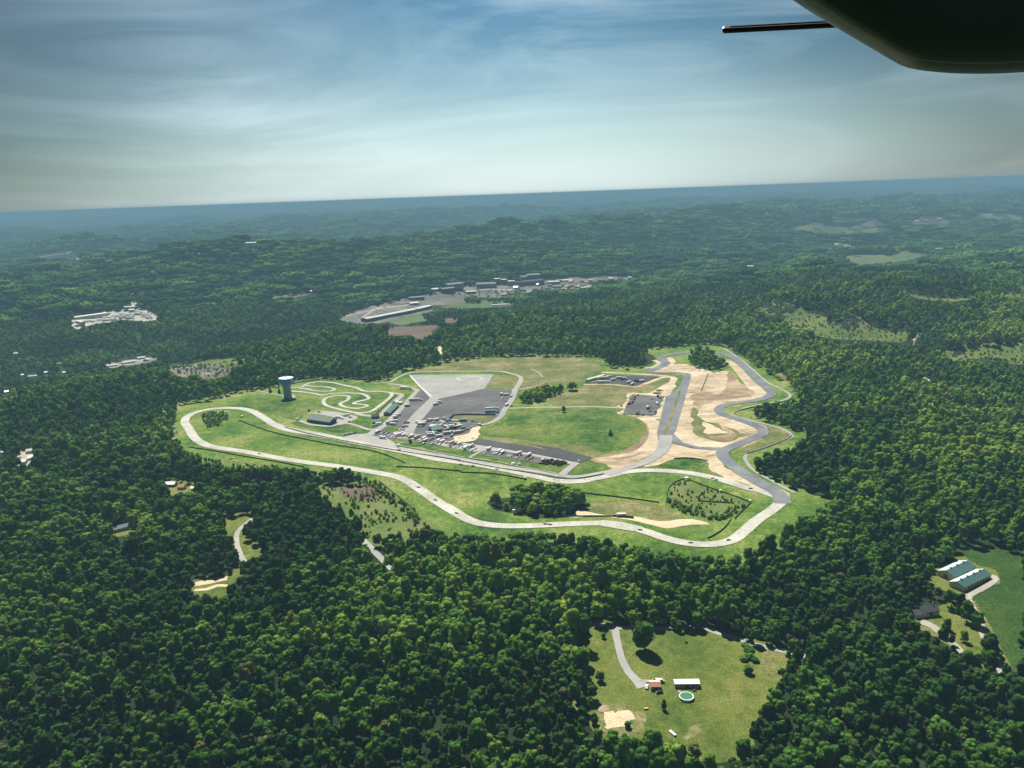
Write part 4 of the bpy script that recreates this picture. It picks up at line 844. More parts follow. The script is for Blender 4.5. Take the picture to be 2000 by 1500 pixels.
# ------------------------------------------------------------------ buildings
ZL = 0.6
def zat(x, y, lift=ZL): return float(hg(np.array([x]), np.array([y]))[0])+lift
def building(name, label, cat, txt, width, h, rh, wall='wall', roof='greyroof', roof2=None, group=None, flat=False, over=0.5,
             doors=0, windows=0, door_w=2.6, lift=0.3, chimney=False, back=None, end_door=False):
    """txt: the two base corners of the side nearest the viewer; the body stands behind that line"""
    p = G(txt); a, b = p[0], p[1]; pp = P(txt); nom = abs(pp[1, 0]-pp[0, 0])*math.hypot(*a, H)/FPX
    if np.hypot(*(b-a)) > 2.4*nom+10 and np.hypot(*a) > 1300: b = a+(b-a)/np.hypot(*(b-a))*np.array([1, 1])*nom*1.2
    d = b-a; L = float(np.hypot(*d)); d = d/L; n = np.array([-d[1], d[0]])
    if back is not None:
        q = G(back)[0]; width = abs(float((q-a)@n))
    c = (a+b)/2+n*width/2; w2 = width/2; l2 = L/2
    zs = [zat(*(c+d*sx+n*sy), 0) for sx in (-l2, l2) for sy in (-w2, w2)]
    r = bpy.data.objects.new(name, None); COL.objects.link(r); r.location = (c[0], c[1], max(zs)+lift-0.1); r.rotation_euler = (0, 0, math.atan2(d[1], d[0]))
    tag(r, label, cat, group)
    dep = -min(max(zs)-min(zs), 12)-0.6
    wl = MB()
    if flat or rh == 0: wl.box(-l2, l2, -w2, w2, dep, h, M[wall])
    else:
        wl.add([(-l2, -w2, dep), (l2, -w2, dep), (l2, w2, dep), (-l2, w2, dep), (-l2, -w2, h), (l2, -w2, h), (l2, w2, h), (-l2, w2, h), (-l2, 0, h+rh), (l2, 0, h+rh)],
               [(0, 1, 5, 4), (2, 3, 7, 6), (1, 2, 6, 9, 5), (3, 0, 4, 8, 7), (0, 3, 2, 1), (4, 5, 9, 8), (6, 7, 8, 9)], M[wall])
    wl.build('wall', r)
    if flat or rh == 0:
        rf = MB(); rf.box(-l2-over*.5, l2+over*.5, -w2-over*.5, w2+over*.5, h+0.003, h+0.45, M[roof]); rf.build('roof', r)
    else:
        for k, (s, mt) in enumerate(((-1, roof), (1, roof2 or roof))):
            rf = MB(); th = 0.18; e = over*rh/w2
            ys, zs_ = s*(w2+over), h-e+0.02
            rf.add([(-l2-over, ys, zs_), (l2+over, ys, zs_), (l2+over, s*0.002, h+rh+0.02), (-l2-over, s*0.002, h+rh+0.02),
                    (-l2-over, ys, zs_+th), (l2+over, ys, zs_+th), (l2+over, s*0.002, h+rh+th+0.02), (-l2-over, s*0.002, h+rh+th+0.02)],
                   [(0, 1, 2, 3), (4, 7, 6, 5), (0, 4, 5, 1), (1, 5, 6, 2), (2, 6, 7, 3), (3, 7, 4, 0)], M[mt]); rf.build('roof', r)
    if doors:
        for k in range(doors):
            x = -l2+L*(k+0.5)/doors; o = MB(); o.box(x-door_w/2, x+door_w/2, -w2-0.06, -w2+0.02, 0.05, min(h*0.8, 3.4), M['glass']); o.build('door', r)
    if windows:
        for k in range(windows):
            x = -l2+L*(k+0.5)/windows; o = MB(); o.box(x-0.7, x+0.7, -w2-0.05, -w2+0.02, h*0.45, h*0.8, M['glass']); o.build('window', r)
    if end_door:
        o = MB(); o.box(-l2-0.06, -l2+0.02, -1.8, 1.8, 0.05, min(4.0, h*0.85), M['glass']); o.build('door', r)
    if chimney:
        o = MB(); o.box(l2*0.55, l2*0.55+0.9, -0.45, 0.45, h, h+rh+1.6, M['greywall']); o.build('chimney', r)
    return r
pv_ = building('pavilion', 'long dark two-tone pavilion with grey-green roof above the pit straight', 'pavilion', "E 462,800 800,850", 15, 4.6, 3.2, 'darkwall', 'greyroof', over=1.3, doors=8, door_w=3.2)
for k, (dx, ln) in enumerate(((-12, 3), (-4, 3), (5, 3), (13, 3))):
    o = MB(); o.box(dx-ln/2, dx+ln/2, 1.5, 4.2, 5.5, 7.1, M['greyroof'], 0.4); o.build('dormer', pv_)
building('garage_block', 'long narrow garage block with teal metal roof beside the kart track', 'garage', "V5 690,695 975,405", 9.5, 3.6, 1.6, 'greywall', 'tealroof', doors=9, door_w=3.0, over=0.9)
o = building('canopy_shelter', 'small dark-roofed shelter at the lower end of the garage block', 'shelter', "V5 100,790 265,795", 10, 3, 2.2, 'darkwall', 'darkroof', over=0.9, doors=2)
building('storage_shed', 'wider dark-roofed shed below the small shelter by the paddock lane', 'shed', "V5 130,965 400,960", 10, 3, 2.2, 'darkwall', 'greyroof', over=0.9, doors=3)
building('kiosk', 'grey kiosk at the upper left end of the garage block', 'kiosk', "V5 755,340 830,340", 8, 3, 2.0, 'greywall', 'greyroof')
building('kiosk', 'white-roofed kiosk at the upper right end of the garage block', 'kiosk', "V5 1000,340 1085,340", 6, 3, 1.6, 'darkwall', 'paleteal')
building('event_tent', 'bright white event tent between the two kiosks', 'tent', "V5 850,320 980,310", 6, 2.6, 1.8, 'white', 'white', over=0.4)
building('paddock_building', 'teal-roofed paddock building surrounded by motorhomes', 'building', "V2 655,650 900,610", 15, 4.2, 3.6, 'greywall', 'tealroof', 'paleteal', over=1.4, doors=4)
building('annex', 'pale teal roofed annex on the left of the paddock building', 'building', "V2 560,560 690,570", 12, 4.6, 1.2, 'greywall', 'paleteal', over=1.0, doors=2)
building('farm_shed', 'small farm shed with rust-brown roof at the end of the driveway', 'shed', "F 570,662 632,662", 6.5, 2.5, 1.4, 'wall', 'brownroof', 'white', doors=1, windows=2, over=0.5)
building('mobile_home', 'long white-roofed mobile home beside the round pool', 'mobile home', "F 727,646 888,646", 5.2, 2.6, 0.7, 'greywall', 'white', over=0.3, doors=1, windows=6)
b1 = building('barn', 'larger teal-roofed barn, the upper of the two on the right', 'barn', "G 700,588 878,497", 10, 4.0, 3.0, 'wall', 'tealroof', 'tealgloss', back="G 538,542", end_door=True)
b2 = building('barn', 'long low barn with teal roof beside the crop field', 'barn', "G 782,672 1005,556", 8, 3.2, 2.6, 'wall', 'tealroof', 'tealgloss', back="G 655,622", doors=9, door_w=1.4)
for b_, n_, hh in ((b1, 3, 7.0), (b2, 4, 5.8)):
    for k in range(n_):
        o = MB(); L_ = 8*(n_+0.5); x = -L_/2+L_*(k+0.5)/n_; o.box(x-0.6, x+0.6, -0.6, 0.6, hh-0.4, hh+0.9, M['darkwall']); o.build('vent', b_)
building('house', 'dark-roofed farmhouse with chimney among the trees', 'house', "G 440,885 575,868", 9, 3.6, 2.8, 'wall', 'darkroof', windows=4, doors=1, chimney=True)
building('house_wing', 'low wing of the farmhouse with a pale gable end', 'house', "G 375,895 455,890", 8, 2.8, 2.2, 'wall', 'darkroof', windows=2)
building('cottage', 'white-roofed cottage on the lawn in the left forest', 'house', "K 805,378 850,378", 9, 3, 1.8, 'greywall', 'white', windows=3)
building('cottage', 'brown-roofed cottage right of the white-roofed one', 'house', "K 866,392 896,392", 8, 3, 2, 'wall', 'brownroof', windows=2)
building('outbuilding', 'tiny white outbuilding at the right end of the left lawn', 'shed', "K 932,396 962,394", 5, 2.6, 1.2, 'wall', 'white')
building('cottage', 'grey-roofed cottage alone deep in the left forest', 'house', "K 552,604 634,584", 8, 3, 2.2, 'wall', 'greyroof', windows=4)
building('greenhouse', 'pale long roof half hidden below the left hairpin', 'greenhouse', "K 1242,356 1296,346", 6, 2.6, 1.2, 'greywall', 'white')
building('house', 'white house at the far left edge clearing, nearest of three', 'house', "K 97,268 124,266", 9, 3, 2, 'wall', 'white')
building('house', 'white house at the far left edge clearing, farthest of three', 'house', "K 128,216 160,212", 9, 3, 2, 'wall', 'wall')
building('garage', 'white garage between the two far left houses', 'garage', "K 140,248 160,245", 8, 3, 1.6, 'wall', 'white')
building('equipment_store', 'long low white store along the edge of the upper equipment lot', 'storage building', "V6 85,290 455,175", 5, 3.2, 0.8, 'white', 'white')
# far buildings
for lb, t_, wd, h_, rh_, wl_, rf_, ct in FAR:
    building({'factory': 'factory', 'warehouse': 'warehouse', 'shed': 'shed', 'store': 'store', 'house': 'house', 'barn': 'barn', 'hall': 'hall', 'silo': 'silo'}[ct], lb, ct, t_, wd*0.8, h_*(0.6 if ct != 'hall' else 1), rh_*0.7, wl_, rf_, lift=0.6, over=1.0)
hp = G("H 1255,195 1290,210 1330,225 1370,205 1400,240 1300,250 1350,262 1440,200 1480,215 1520,185 1560,190 1590,182 1620,190 1660,184 1700,190 1230,230 1215,215 1260,270 1180,240 1420,230 1380,178 1460,182 1545,205 1600,205 1580,160 1650,158 1700,152 1760,150 1820,142 1880,140 1940,136")
for k, (x, y) in enumerate(hp):
    b = MB(); b.box(-9, 9, -6, 6, -3, 5, M['wall' if k % 3 else 'greywall']); b.add([(-10, -7, 5.01), (10, -7, 5.01), (10, 7, 5.01), (-10, 7, 5.01), (-10, 0, 9), (10, 0, 9)], [(0, 1, 5, 4), (2, 3, 4, 5), (0, 4, 3), (1, 2, 5), (0, 3, 2, 1)], M[('white', 'greyroof', 'wall', 'brownroof')[k % 4]])
    o = b.build('town_house'); o.location = (x, y, zat(x, y, 0.5)); o.rotation_euler = (0, 0, random.uniform(-.6, .6))
    tag(o, 'small house with a pitched roof in the far town by the mill', 'house', 'houses of the far town')

# ------------------------------------------------------------------ water tower
wt = G("Z 515,1190")[0]; wz = zat(wt[0], wt[1], 0.2)
root = bpy.data.objects.new('water_tower', None); COL.objects.link(root); root.location = (wt[0], wt[1], wz)
tag(root, 'blue-tanked water tower on a thick grey pedestal beside the kart track', 'water tower')
b = MB(); b.lathe([(8.0, -1.5), (7.8, 0.5), (7.0, 3), (6.5, 7), (6.3, 20.2)], M['column'], 40)
for k in range(16):
    a = 2*math.pi*k/16; b.box(math.cos(a)*6.34-0.18, math.cos(a)*6.34+0.18, math.sin(a)*6.34-0.18, math.sin(a)*6.34+0.18, 6.5, 20.1, M['column'])
b.build('pedestal', root)
b = MB(); b.lathe([(6.35, 20.2), (7.9, 21.6), (10.2, 24.2), (11.8, 26.2)], M['tankblue'], 48, caps=False); b.lathe([(11.8, 26.2), (12.0, 26.6), (12.0, 33.4), (11.8, 33.7)], M['tankblue'], 48, caps=False); b.build('tank', root)
b = MB(); b.lathe([(12.15, 33.68), (12.1, 33.95), (8.5, 34.9), (4, 35.5), (0.6, 35.75)], M['tankroof'], 48); rf = b.build('tank_roof', root)
b = MB(); b.lathe([(1.5, 35.4), (1.5, 36.3), (0.8, 36.7)], M['steel'], 16); b.build('hatch', rf)
b = MB(); b.box(-0.06, 0.06, -0.3, 0.3, 36.6, 38.6, M['steel']); b.build('mast', rf)
b = MB(); b.box(-1.3, 1.3, -6.9, -5.6, 0, 3.1, M['darkwall']); o = b.build('door', root)
def letters(strokes, s0, z0, hgt, name, th=0.75):
    b = MB(); az0 = math.atan2(-wt[1], -wt[0])
    for st in strokes:
        p = smooth(np.array(st, float), False, 0.08) if len(st) > 2 else np.array(st, float)
        t = np.gradient(p, axis=0); t /= np.linalg.norm(t, axis=1)[:, None]+1e-9; n = np.column_stack([-t[:, 1], t[:, 0]])*th/hgt/2
        def W3(q, r):
            a = az0+(s0+q[0]*hgt)/12.0; return (math.cos(a)*r, math.sin(a)*r, z0+q[1]*hgt)
        vs = []
        for i in range(len(p)):
            vs += [W3(p[i]+n[i], 12.06), W3(p[i]-n[i], 12.06), W3(p[i]+n[i], 12.14), W3(p[i]-n[i], 12.14)]
        fs = []
        for i in range(len(p)-1):
            k = 4*i; fs += [(k, k+1, k+5, k+4), (k+2, k+6, k+7, k+3), (k, k+4, k+6, k+2), (k+1, k+3, k+7, k+5)]
        k = 4*(len(p)-1); fs += [(0, 2, 3, 1), (k, k+1, k+3, k+2)]
        b.add(vs, fs, M['white'])
    return b.build(name, root)
S = [[(0.62, 0.82), (0.45, 0.98), (0.2, 0.96), (0.06, 0.78), (0.2, 0.58), (0.45, 0.47), (0.6, 0.28), (0.48, 0.06), (0.22, 0.02), (0.03, 0.2)]]
A_ = [[(0.1, 0.52), (0.28, 0.62), (0.48, 0.54), (0.5, 0.3), (0.5, 0.02)], [(0.5, 0.36), (0.2, 0.34), (0.06, 0.18), (0.2, 0.02), (0.42, 0.08), (0.5, 0.2)]]
letters(S, 7.0, 27.3, 5.4, 'lettering'); letters(A_, 11.2, 27.3, 5.4, 'lettering')

# ------------------------------------------------------------------ fences, walls
def wall_line(name, label, cat, txt, h, th, mat, post=0, curve=True, lift=0.3):
    pts = G(txt); c = smooth(pts, False, 6) if curve else resample(pts, 6, False)
    t = np.gradient(c, axis=0); t /= np.linalg.norm(t, axis=1)[:, None]+1e-9; n = np.column_stack([-t[:, 1], t[:, 0]])*th/2
    z = hg(c[:, 0], c[:, 1])+lift; b = MB(); vs = []
    m0 = c.mean(0); z0 = float(z.mean())
    for i in range(len(c)):
        for s, q in ((-1, -0.3), (1, -0.3), (1, h), (-1, h)): vs.append((c[i, 0]+n[i, 0]*s-m0[0], c[i, 1]+n[i, 1]*s-m0[1], z[i]+q-z0))
    fs = [(4*i+k, 4*i+4+k, 4*i+4+(k+1) % 4, 4*i+(k+1) % 4) for i in range(len(c)-1) for k in range(4)]+[(0, 1, 2, 3), tuple(4*(len(c)-1)+k for k in (3, 2, 1, 0))]
    root = bpy.data.objects.new(name, None); COL.objects.link(root); root.location = (m0[0], m0[1], z0); tag(root, label, cat)
    b.add(vs, fs, M[mat]); b.build('panel' if post else 'wall_body', root)
    if post:
        b = MB()
        for i in range(0, len(c), post):
            x, y = c[i]-m0; zz = z[i]-z0; b.box(x-0.12-th*.5, x+0.12+th*.5, y-0.12-th*.5, y+0.12+th*.5, zz-0.3, zz+h+0.25, M['steel' if mat == 'steel' else 'fence'])
        b.build('posts', root)
    return root
F_ = [('dark guard fence curving down the infield from the left loop', "A 555,605 700,660 850,702 1000,732 1200,770 1400,800 1520,835 1640,885"),
      ('long dark fence in the middle of the infield above the lower track', "A 1580,907 1750,915 1999,937 D 250,367 500,375 700,400 800,420 890,437"),
      ('dark fence outside the lower left of the circuit', "A 230,780 400,805 560,835 800,875 980,910"),
      ('dark fence slanting down beside the grass track', "A 1465,1003 1520,1045 1590,1100 1700,1192"),
      ('straight dark fence right of the infield grove', "C 195,1145 450,1175 690,1207"),
      ('dark fence on the left side of the brushy enclosure', "C 735,1220 742,1170 755,1115 800,1073 865,1050"),
      ('dark fence along the upper side of the brushy enclosure', "C 885,1060 1000,1105 1150,1155 1285,1205"),
      ('short dark fence at the right corner of the brushy enclosure', "C 1283,1215 1235,1260 1185,1312"),
      ('curved dark fence below the brushy enclosure', "C 1160,1315 1120,1370 1060,1415 1005,1442"),
      ('dark fence under the bare strip in the infield', "C 0,1310 80,1300 250,1297 400,1299"),
      ('dark fence on top of the grass wedge between the tracks', "C 790,922 850,918 920,922 1005,937"),
      ('dark fence at the back of the left loop', "A 165,512 270,495 385,482"),
      ('dark fence beside the right bulge of the service road', "C 1265,892 1400,845 1530,793 1557,765"),
      ('dark fence inside the upper right service road', "C 1185,625 1230,603 1400,570 1530,545 1560,520"),
      ('dark fence between the kart track and its paddock', "E 1490,690 1600,590 1700,490 1800,410"),
      ('dark fence behind the kart track', "E 215,240 350,210 500,185 650,172"),
      ('short dark fence across the brushy enclosure', "C 945,1198 1050,1205 1180,1213"),
      ('short slanting dark fence in the brushy enclosure', "C 940,1178 965,1155 990,1133")]
for lb, t_ in F_: wall_line('guard_fence', lb, 'fence', t_, 1.25, 0.22, 'fence', 2)
wall_line('pit_wall', 'dark pit wall running between the circuit and the pit lane', 'pit wall', "A 860,652 1000,690 1300,752 1600,805 1999,868 D 0,212 500,303 1000,387 1200,424 1400,430 1640,388", 1.1, 0.8, 'fence', 3)
wall_line('barrier_wall', 'white concrete barrier above the left half of the pit lane', 'barrier', "V1 745,572 1300,672 2000,805 V3 980,500", 1.1, 0.6, 'white', curve=False)
wall_line('barrier_wall', 'white concrete barrier above the right half of the pit lane', 'barrier', "V3 1100,515 2000,642 D 700,290 1000,345 1210,385", 1.1, 0.6, 'white', curve=False)
wall_line('tyre_wall', 'thick black tyre wall behind the paddock grass island', 'tyre wall', "V2 1110,270 1240,165 1600,150 2000,158 B 1340,655", 1.8, 3.0, 'tyre', curve=False)
wall_line('tyre_wall', 'black tyre wall at the end of the bare infield strip', 'tyre wall', "C 395,1296 440,1300 525,1308", 1.6, 2.0, 'tyre', curve=False)
wall_line('tyre_wall', 'black tyre wall at the lower side of the long lot', 'tyre wall', "V4 1285,588 1400,600 1480,612", 1.4, 1.6, 'tyre', curve=False)
wall_line('guard_rail', 'pale rail beside the dirt lot median of the brown graded earth', 'guard rail', "C 1010,370 990,420 965,480", 1.0, 0.8, 'fence', 3)

# ------------------------------------------------------------------ vehicles
def wheels(b, xs, w, r=0.36):
    for x in xs:
        for s in (-1, 1): b.wheel(x, s*(w/2-0.08), r, 0.26, M['tyre'])
def v_car(c):
    b = MB(); b.prof([(-2.5, 0.35), (2.5, 0.35), (2.55, 0.75), (1.3, 1.0), (-1.9, 1.05), (-2.5, 0.9)], -0.95, 0.95, M[c]); b.prof([(-1.95, 1.03), (1.25, 0.99), (0.55, 1.42), (-1.45, 1.45)], -0.85, 0.85, M['glass'], 0.12)
    b.box(-1.35, 0.45, -0.68, 0.68, 1.43, 1.50, M[c], 0.05); wheels(b, (-1.55, 1.5), 1.9); return b
def v_pickup(c):
    b = MB(); b.prof([(-2.9, 0.5), (2.9, 0.5), (2.95, 0.95), (1.5, 1.15), (-2.9, 1.15)], -1.0, 1.0, M[c]); b.prof([(-0.5, 1.13), (1.5, 1.13), (0.9, 1.72), (-0.35, 1.76)], -0.92, 0.92, M['glass'], 0.12)
    b.box(-0.3, 0.8, -0.74, 0.74, 1.74, 1.82, M[c], 0.04); b.box(-2.75, -0.6, -0.8, 0.8, 1.152, 1.17, M['black']); wheels(b, (-1.8, 1.85), 2.0, 0.42); return b
def v_van(c):
    b = MB(); b.prof([(-3.0, 0.45), (3.0, 0.45), (3.0, 1.1), (2.2, 1.5), (1.7, 2.4), (-3.0, 2.45)], -1.0, 1.0, M[c], 0.08)
    b.prof([(1.82, 1.55), (2.3, 1.5), (1.85, 2.25), (1.6, 2.25)], -1.02, 1.02, M['glass'], 0.05); wheels(b, (-1.9, 1.9), 2.0, 0.38); return b
def v_trailer(c, L=8.5, h=2.9):
    b = MB(); b.box(-L/2, L/2, -1.22, 1.22, 0.55, h, M[c], 0.06); b.box(-L/2+0.1, L/2-0.1, -1.235, 1.235, 0.56, 0.8, M['grey'])
    b.prof([(L/2, 0.5), (L/2+1.5, 0.5), (L/2+1.5, 0.62), (L/2, 0.7)], -0.12, 0.12, M['black']); wheels(b, (-1.0, 0.1), 2.44, 0.38); return b
def v_rv(c):
    b = MB(); b.prof([(-5.0, 0.45), (5.0, 0.45), (5.1, 1.3), (4.9, 3.1), (4.6, 3.3), (-5.0, 3.3)], -1.25, 1.25, M[c], 0.05)
    b.box(4.85, 5.12, -1.05, 1.05, 1.45, 2.6, M['glass']); b.box(-4.2, 3.9, -1.262, 1.262, 1.75, 2.35, M['glass']); b.box(-2.6, -1.4, -0.5, 0.5, 3.3, 3.6, M['silver'], 0.08); b.box(0.8, 2.0, -0.5, 0.5, 3.3, 3.58, M['silver'], 0.08)
    b.box(-4.9, 4.9, -1.268, 1.268, 0.75, 0.95, M['grey']); wheels(b, (-2.8, 3.2), 2.5, 0.45); return b
def v_truck(c):
    b = MB(); b.box(-4.2, 1.6, -1.2, 1.2, 0.8, 3.3, M[c], 0.03); b.prof([(1.8, 0.5), (4.1, 0.5), (4.15, 1.4), (3.3, 2.3), (1.8, 2.4)], -1.05, 1.05, M[c], 0.05); b.prof([(3.0, 1.5), (4.0, 1.42), (3.38, 2.2), (2.9, 2.2)], -1.07, 1.07, M['glass'], 0.04)
    b.box(-4.1, 3.9, -0.5, 0.5, 0.5, 0.78, M['black']); wheels(b, (-2.6, 2.9), 2.3, 0.45); return b
def v_semi(c):
    b = v_trailer(c, 14.5, 3.6); b.prof([(8.0, 0.5), (12.2, 0.5), (12.25, 1.5), (10.9, 1.8), (10.2, 3.1), (8.0, 3.2)], -1.15, 1.15, M[c], 0.06); b.prof([(10.1, 1.95), (10.95, 1.85), (10.3, 2.9), (9.8, 2.9)], -1.16, 1.16, M['glass'], 0.04)
    wheels(b, (-5.4, -4.3, 9.0, 11.4), 2.4, 0.48); return b
def v_excavator(c):
    b = MB(); 
    for s in (-1, 1): b.box(-2, 2, s*1.1-0.35, s*1.1+0.35, 0, 0.9, M['black'], 0.15)
    b.box(-1.9, 1.5, -1.2, 1.2, 0.95, 2.2, M[c], 0.1); b.box(0.1, 1.5, 0.1, 1.15, 2.2, 3.1, M['glass'], 0.12)
    b.prof([(1.2, 1.6), (1.6, 1.6), (4.4, 4.0), (4.1, 4.3)], -0.7, -0.3, M[c]); b.prof([(4.1, 4.3), (4.5, 4.1), (5.8, 1.2), (5.4, 1.1)], -0.65, -0.35, M[c]); b.box(5.0, 6.0, -1.0, 0.0, 0.3, 1.1, M['black'], 0.15); return b
def v_race(c):
    b = MB(); b.prof([(-1.9, 0.15), (2.0, 0.15), (2.0, 0.3), (0.8, 0.62), (-0.3, 0.95), (-1.9, 0.75)], -0.55, 0.55, M[c], 0.1); b.prof([(-0.7, 0.9), (0.5, 0.7), (-0.1, 1.12), (-0.5, 1.15)], -0.35, 0.35, M['glass'], 0.08)
    b.box(-2.2, -1.8, -0.85, 0.85, 0.95, 1.05, M[c]); b.box(-2.05, -1.95, -0.6, -0.5, 0.6, 0.95, M['black']); b.box(-2.05, -1.95, 0.5, 0.6, 0.6, 0.95, M['black']); b.box(1.7, 2.2, -0.85, 0.85, 0.16, 0.24, M['black']); wheels(b, (-1.3, 1.35), 1.9, 0.33); return b
KIND = {'c': ('car', v_car), 'p': ('pickup_truck', v_pickup), 'v': ('van', v_van), 't': ('trailer', v_trailer), 'm': ('motorhome', v_rv), 'b': ('box_truck', v_truck), 's': ('semi_trailer', v_semi), 'x': ('excavator', v_excavator), 'r': ('race_car', v_race)}
CL = {'w': 'white', 'y': 'cream', 's': 'silver', 'g': 'grey', 'k': 'black', 'b': 'blue', 'r': 'red', 'o': 'orange', 't': 'teal', 'n': 'pink'}
CNAME = {'cream': 'cream', 'pink': 'pale pink', 'teal': 'pale teal'}
ORD = 'first second third fourth fifth sixth seventh eighth ninth tenth eleventh twelfth thirteenth fourteenth fifteenth sixteenth seventeenth eighteenth nineteenth twentieth'.split()
ORD += ['twenty-'+w for w in ORD[:9]]+['thirtieth']+['thirty-'+w for w in ORD[:9]]+['fortieth']+['forty-'+w for w in ORD[:9]]+['fiftieth']
vmesh = {}
def row(txt, place, group, yaw, spread=6, lift=0.66, scale=1.12):
    """'V1 240,220:tw ...' kind and colour codes; yaw of the row in degrees"""
    items = []; c = CROP['O']
    for w in txt.split():
        if w in CROP: c = CROP[w]; continue
        xy, *code = w.split(':'); u, v = xy.split(','); items.append((c[0]+float(u)/c[2], c[1]+float(v)/c[2], code[0][0], code[0][1], float(code[1]) if len(code) > 1 else yaw))
    items.sort(key=lambda a: a[0])
    n = len(items)
    for i, (u, v, k, cc_, yw) in enumerate(items):
        x, y = ground(np.array([[u, v+0.6]]))[0]; nm, fn = KIND[k]; col = CL[cc_]
        if (k, col) not in vmesh: vmesh[(k, col)] = fn(col).mesh(nm)
        o = link(nm, vmesh[(k, col)]); o.location = (x, y, zat(x, y, lift)); o.rotation_euler = (0, 0, R(yw+random.uniform(-spread, spread))); o.scale = (scale,)*3
        where = ORD[i]+' from left '+place if n > 1 else place
        tag(o, f"{CNAME.get(col, col)} {nm.replace('_', ' ')}, {where}", nm.replace('_', ' '), group)
ROWA = "V1 240,222:tw 300,200:py 345,255:cw 400,290:cw 432,232:pt 500,255:cw 545,228:cg 572,305:cw 640,265:pw 688,325:cw 742,355:cw 745,280:vw 785,250:co 805,308:bw 900,268:tw 880,315:cb 985,303:tw 1075,312:vy 1140,355:vy 1150,310:cw 1212,330:bw 1350,368:my 1465,470:cw 1555,398:tw 1540,525:cw 1590,455:tw 1660,445:cs 1720,430:cg"
row(ROWA, 'in the left part of the angled paddock row', 'vehicles in the left part of the angled paddock row', 62)
row("V2 640,962:cw 745,885:cw 745,955:cs 825,893:bw 862,975:cw 915,912:tw 1040,940:py 1095,995:cw 1170,950:tn 1152,1032:pw 1215,1000:co 1300,962:bt 1290,1040:cw 1360,1045:cw 1395,985:bw 1468,1062:cw 1560,1098:tw 1632,1118:cs 1715,1052:mw 1760,1140:cw 1835,1100:cw 1795,1045:cg 1440,1000:cg",
    'in the right part of the angled paddock row', 'vehicles in the right part of the angled paddock row', 62)
row("V4 150,362:pw 172,385:cw 262,300:tw 370,380:cw 425,385:cw 478,345:tw 497,405:cw 545,372:tw 590,365:cg 668,435:cw 712,442:cw 790,398:vs 872,400:mw 905,425:cg 842,475:cw 1022,462:pw 1082,425:tw 1092,500:cr 1152,472:cg 1370,530:vw",
    'along the grey strip above the pit lane', 'vehicles along the grey strip above the pit lane', 60)
row("V2 490,325:cb 598,318:bw 672,362:cw 740,308:tw 250,372:bw 292,402:tw 372,420:tw 422,380:bw 382,470:cb 240,475:cg 330,490:cs", 'in the cluster left of the paddock building', 'vehicles in the cluster left of the paddock building', 38, 18)
row("V2 905,382:bw 962,400:vw 1003,442:cw 1090,328:bt 1120,390:pw 1270,350:tw:5 1495,330:mt:0 982,265:vw 845,475:tw 945,562:pw 1025,520:mw:-45 1082,562:vy 1172,480:tw 1112,512:cw 1205,540:mb:15 1312,508:ty 1330,435:my:-42 1395,472:tw:-42 1455,472:cb",
    'behind and right of the paddock building', 'vehicles behind and right of the paddock building', 30, 14)
row("V2 512,655:ck:5 572,690:mw:5 602,735:mw:5 722,690:bt 785,680:cs 812,762:tw:25 880,740:cs 1050,685:mw:22 1190,632:vn 1322,662:mw:35 1192,745:vt:60 1030,812:cw:10 1500,525:vt 1532,578:pt 1470,628:vt 1612,560:cg 650,822:cg",
    'in front of the paddock building', 'vehicles in front of the paddock building', 30, 12)
row("V2 1755,490:cw 1830,478:cs 1955,440:vw:-30 1760,338:cg", 'on the loop lane right of the paddock', 'vehicles on the loop lane right of the paddock', 30)
row("V5 1000,620:cw 945,702:tw:12 880,772:bw 905,785:cg 820,842:cg 742,902:vw 700,932:cw 655,965:bt 850,905:tw:15 792,1000:tw:-12", 'beside the garage lane', 'vehicles beside the garage lane', 48)
row("V5 1070,1140:cw 1132,1172:cw 1040,1205:cw 1115,1112:ck 1155,1060:cs 1180,1020:cw 1245,1068:cb 1060,1060:cs 1230,925:cb 1295,945:ck 1180,955:cb", 'at the foot of the pale paddock strip', 'vehicles at the foot of the pale paddock strip', 42)
row("V5 172,1022:cw 235,1022:cw 330,992:tw:10", 'in front of the dark-roofed shed', 'vehicles in front of the dark-roofed shed', 20)
row("V5 1470,212:sw:0 1258,395:ty:8 O 858,787:bw 851,791:tw:30", 'on the open upper part of the paddock lot', 'vehicles on the open upper part of the paddock lot', 5)
row("B 1290,603:sw:2 1290,630:st:2", 'parked end to end behind the black tyre wall', 'big trailers behind the tyre wall', 2)
row("B 1400,455:bw 1442,460:tw:10 1490,475:vw 1448,562:tw 1495,568:ck 450,400:sw:-12 500,412:cg 1412,490:cw", 'around the upper edge of the paddock lot', 'vehicles around the upper edge of the paddock lot', 60)
row("E 325,770:vw:30 640,658:cg:0 880,742:cw 932,748:bw:0 992,756:cw 1050,712:tw:15 1005,700:cw 1112,736:cs 1095,800:cw", 'around the pavilion', 'vehicles around the pavilion', 10)
row("E 1022,995:cw 1058,985:cw 1090,988:pw 1125,972:cw 1162,966:cs", 'in the short row at the pit entry', 'cars in the short row at the pit entry', 62)
row("V6 540,187:tw 400,225:sw:12 430,262:ck 640,255:tw:10 585,270:cw 890,230:bw:-10 760,213:tw:5 1120,278:xk 1180,290:xk:40 1052,350:tw:60 980,312:tw:35 230,300:cw 400,312:sw:-2 1250,285:tw:30 820,252:ck:20 840,225:tg:0", 'in the upper dark equipment lot', 'machines and trailers in the upper equipment lot', 8)
